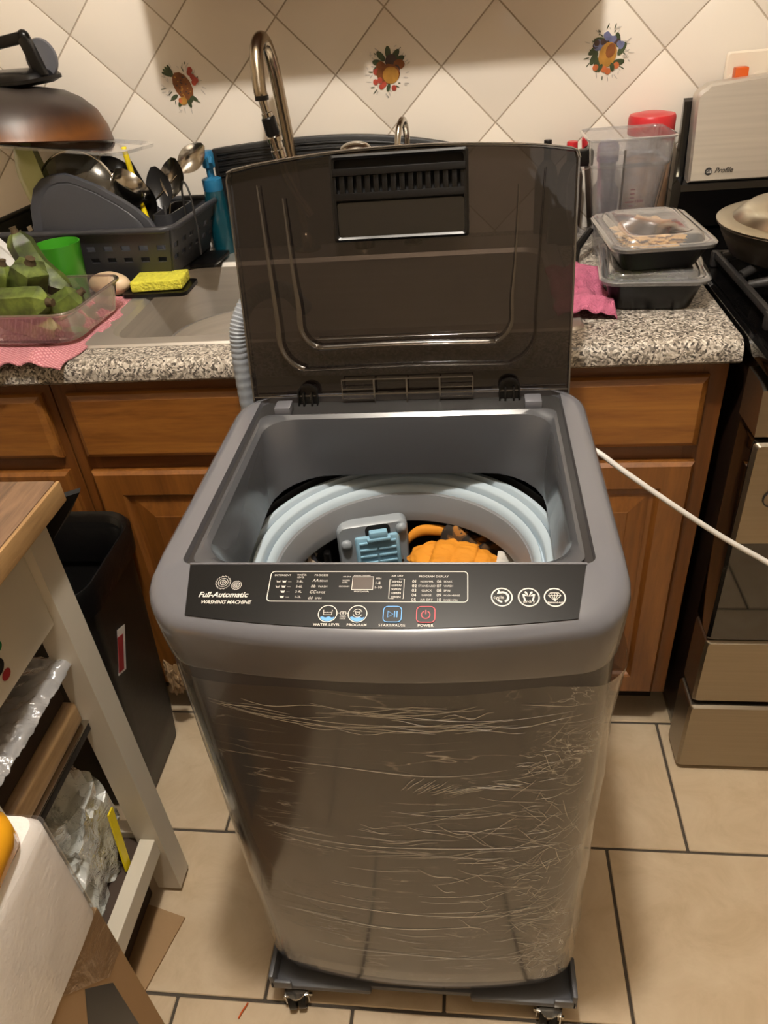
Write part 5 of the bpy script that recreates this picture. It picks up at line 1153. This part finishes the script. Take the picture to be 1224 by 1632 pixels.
# things on the cart's upper shelf
single('wooden_board', MB().box(-1.20, -.999, -.66, -.4345, .5045, .548, .010, seg=3), 'brownwood', 'thick stained wooden board with rounded edge on the cart shelf', 'board', smooth=60)
t = thing('baking_sheet', 'thin silver-edged dark tray under the wooden board', 'baking tray', (-1.1, -.55, .49))
build('tray_body', MB().box(-1.21, -.995, -.662, -.4350, .483, .500, .002), 'iron', t, smooth=30); build('tray_rim', MB().box(-1.21, -.9935, -.663, -.4347, .5002, .5035, .001), 'chrome', t, smooth=30)
single('brown_carton', MB().box(-1.22, -1.016, -.66, -.4355, .5495, .628, .003), 'carddk', 'flat brown carton on the wooden board under plastic sheeting', 'carton', smooth=30)
def psh(u, v):
    x = -1.24+.262*u; y = -.665+.236*v; z = .634+.010*abs(noise.noise(Vector((u*9, v*9, 0))))+.006*noise.noise(Vector((u*22, v*22, 4)))
    if u > .9: z -= .010*((u-.9)/.10)**1.5; x -= .003*(u-.88)/.12
    return (x, y, z)
single('plastic_sheet', MB().shell(psh, .0012, 60, 50), 'sheetfilm', 'milky plastic sheeting draped over the brown carton', 'plastic sheet', smooth=40)
# plastic bags on the low shelf
bg1 = MB().blob((-1.115, -.500, .245), (.115, .125, .165), .42, 1.9, 3, 5, ridged=True)
for i, p in enumerate(bg1.v): p.x = min(p.x, -1.022+.006*noise.noise(p*30)); p.z = max(.1640, min(.475, p.z)); p.y = max(-.655, min(-.433, p.y)); bg1.v[i] = p
single('plastic_bag', bg1, 'bag', 'crumpled clear plastic bag with green print on the cart', 'plastic bag', smooth=50)
bg2 = MB().blob((-.0, 0, 0), (.055, .030, .10), .25, 3, 8, 5, ridged=True)
for i, p in enumerate(bg2.v): bg2.v[i] = p+Vector((-1.065, -.595, .300))
sg = single('grey_wire_bundle', bg2, 'bag', 'grey folded wires wrapped in clear plastic, left of the stretcher', 'bundle', smooth=25) 
bpy.data.objects.remove(sg)
wire = MB()
single('yellow_tape_measure', MB().add([(-1.012, -.452, .30), (-1.008, -.452, .302), (-1.006, -.474, .168), (-1.010, -.474, .168), (-1.012, -.468, .30), (-1.008, -.468, .302), (-1.006, -.490, .168), (-1.010, -.490, .168)], [(0, 1, 2, 3), (7, 6, 5, 4), (0, 4, 5, 1), (1, 5, 6, 2), (2, 6, 7, 3), (3, 7, 4, 0)]), 'yellow', 'yellow tape measure strip hanging by the plastic bag', 'tape measure', smooth=0)
# trash bin
t = thing('trash_bin', 'tall black trash bin between the cart and the cabinets', 'trash bin', (-1.16, -.17, 0))
def tb_(i, z, r=.05): return rr(-1.262-.05*z+i, -1.092+.075*z-i, -.262+i-.04*z, -.040+.02*z-i, r, z, 8, 4)
build('bin_body', MB().loft([tb_(.012, 0, .035), tb_(.004, .006, .04), tb_(0, .10, .045), tb_(0, .580, .06), tb_(-.006, .585, .062), tb_(-.006, .600, .062), tb_(.004, .602, .06), tb_(.008, .585, .055), tb_(.012, .05, .04)], True, True), 'blackm', t, smooth=50)
MT['bagblk'] = M_('black_bin_liner', '0b0a0a', .3, bump=.6, bscale=30)
build('bin_liner', MB().loft([tb_(.0145, .50, .05), tb_(.006, .600, .058), tb_(-.003, .608, .06), tb_(-.0085, .600, .064), tb_(-.0085, .55, .064)]), 'bagblk', t, smooth=60)
bl_ = MB(); BLM = Matrix.Translation((-1.0505, -.175, .36)) @ Ry(4)
build('bin_label', MB().box(-.001, .0006, -.020, .012, -.045, .045, 0, Matrix.Translation((-1.0615, -.195, .41)) @ Ry(4.3) @ Rx(-24)), 'white', t, smooth=0); build('label_patch', MB().box(-.0005, .0012, -.020, .002, -.040, .03, 0, Matrix.Translation((-1.0615, -.195, .41)) @ Ry(4.3) @ Rx(-24)), 'redprint', t, smooth=0)
single('black_flap', MB().loft([[(-1.03, -.368, .8625), (-.965, -.366, .8625), (-.936, -.335, .857), (-.962, -.335, .822), (-.999, -.345, .780), (-1.03, -.35, .76)], [(-1.03, -.362, .8665), (-.965, -.360, .8665), (-.936, -.329, .861), (-.962, -.329, .826), (-.999, -.339, .784), (-1.03, -.344, .764)]], True, True), 'blackpl', 'black plastic flap sticking out behind the cart top', 'panel', smooth=0)
pb = MB().blob((0, 0, 0), (.018, .012, .044), .75, 1.6, 6, 4)
for i, p in enumerate(pb.v): pb.v[i] = p+Vector((-1.060, -.060, .185))
pb.tube([(-1.066, -.075, .20), (-1.068, -.078, .12)], .004, 6) if False else None
single('paper_bag', pb, 'paper', 'crumpled brown paper stuck beside the trash bin', 'paper', smooth=20)

# ================================================================== PACKAGING AT THE FRONT LEFT
t = thing('cardboard_box', 'tall brown cardboard box with clear tape at the lower left', 'cardboard box', (-1.0, -.93, 0))
BX0, BX1, BY0, BY1, BZ1 = -1.22, -.862, -1.16, -.712, .50
build('box_side', MB().box(BX1-.004, BX1, BY0, BY1, .001, BZ1, .0005), 'card', t, smooth=0); build('box_side', MB().box(BX0, BX0+.004, BY0, BY1, .001, BZ1, .0005), 'card', t, smooth=0)
build('box_end', MB().box(BX0+.0042, BX1-.0042, BY1-.004, BY1, .001, BZ1, .0005), 'card', t, smooth=0); build('box_end', MB().box(BX0+.0042, BX1-.0042, BY0, BY0+.004, .001, BZ1, .0005), 'card', t, smooth=0)
build('box_bottom', MB().box(BX0, BX1, BY0, BY1, .0, .0009), 'card', t, smooth=0)
ar = [(-.79, .455), (-.815, .40), (-.80, .33), (-.775, .33), (-.765, .40)]
build('printed_arrow', MB().loft([[(BX1+.0003, y, z) for y, z in ((-.783, .452), (-.748, .385), (-.748, .20), (-.818, .20), (-.818, .385))], [(BX1+.0006, y, z) for y, z in ((-.783, .452), (-.748, .385), (-.748, .20), (-.818, .20), (-.818, .385))]], cap1=True), 'wdark', t, smooth=0)
tpf = lambda u, v: (BX1+.0008+.0012*abs(noise.noise(Vector((u*6, v*14, 0)))), BY1-.10*u*(.35+.65*v)-.0005, .40+.103*v)
build('clear_tape', MB().sheet(tpf, 20, 20), 'boxfilm', t, smooth=60)
t = thing('foam_block', 'white polystyrene packing block wrapped in film, on the cardboard box', 'foam block', (-.98, -.80, .50))
fb = MB()
FX0, FX1, FY0, FY1 = -1.14, -.860, -.925, -.712
def foamring(z, i=0): return [(x, y, z+.002*noise.noise(Vector((x*30, y*30, z*9)))) for x, y, _ in rr(FX0+i, FX1-i, FY0+i, FY1-i, .016, z, 5, 6)]
fb.loft([foamring(.42, .008), foamring(.498, .008), foamring(.502), foamring(.686), foamring(.699, .006)], True, True)
# lower step towards the camera
fb.loft([[(x, y, z) for x, y, _ in rr(FX0+i, FX1-i, -1.05+i, -.9255, .014, 0, 5, 6)] for z, i in ((.42, .008), (.55, .001), (.558, .006))], True, True)
build('block', fb, 'foam', t, smooth=50)
fw_ = MB().loft([[(p[0]+(.0025 if p[0] > -1 else -.002)+.0015*noise.noise(Vector((p[0]*20, p[1]*20, z*20))), p[1]+(.0025 if p[1] > -.82 else -.002), z) for p in rr(FX0, FX1, FY0, FY1, .016, z, 5, 20)] for z in [.506+.013*k for k in range(15)]])
build('film_wrap', fw_, 'foamfilm', t, smooth=60)
t = thing('amber_bottle', 'yellow amber plastic pack lying on the foam block', 'package', (-.97, -.80, .684))
AM = Matrix.Translation((-.922, -.822, .7005)) @ Rz(4)
build('pack', MB().loft([rr(-.09+i, .066-i, -.10+i, .085-i, .03, z, 6, 5) for i, z in ((.008, 0), (0, .008), (0, .036), (.01, .048), (.03, .054))], True, True, M=AM), 'amber', t, smooth=50)
# flat cardboard scraps on the floor
single('cardboard_scrap', MB().box(-.05, .045, -.09, .075, 0, .004, 0, Matrix.Translation((-1.005, -.545, .001)) @ Rz(-14)), 'card', 'flat torn cardboard piece on the floor under the cart', 'cardboard', smooth=0)
single('dark_carton_base', MB().box(-1.40, -1.022, -.64, -.44, .001, .115, .003), 'carddk', 'low dark carton on the floor under the cart', 'carton', smooth=30)
single('orange_wrapper', MB().tube(bez([(-.800, -.640, .003), (-.796, -.630, .005), (-.792, -.622, .004), (-.790, -.616, .003)], 5), .0014, 6), 'orangepl', 'tiny orange scrap on the floor left of the rolling base', 'scrap')

for o in bpy.data.objects:
    if o.get('category') == 'spoon': o['group'] = 'spoons standing in the dish rack'
    if o.name.startswith('base_cabinet'): o['group'] = 'oak base cabinets along the wall'
    if o.name.startswith('sauce_bottle'): o['group'] = 'capped sauce bottles behind the washer lid'
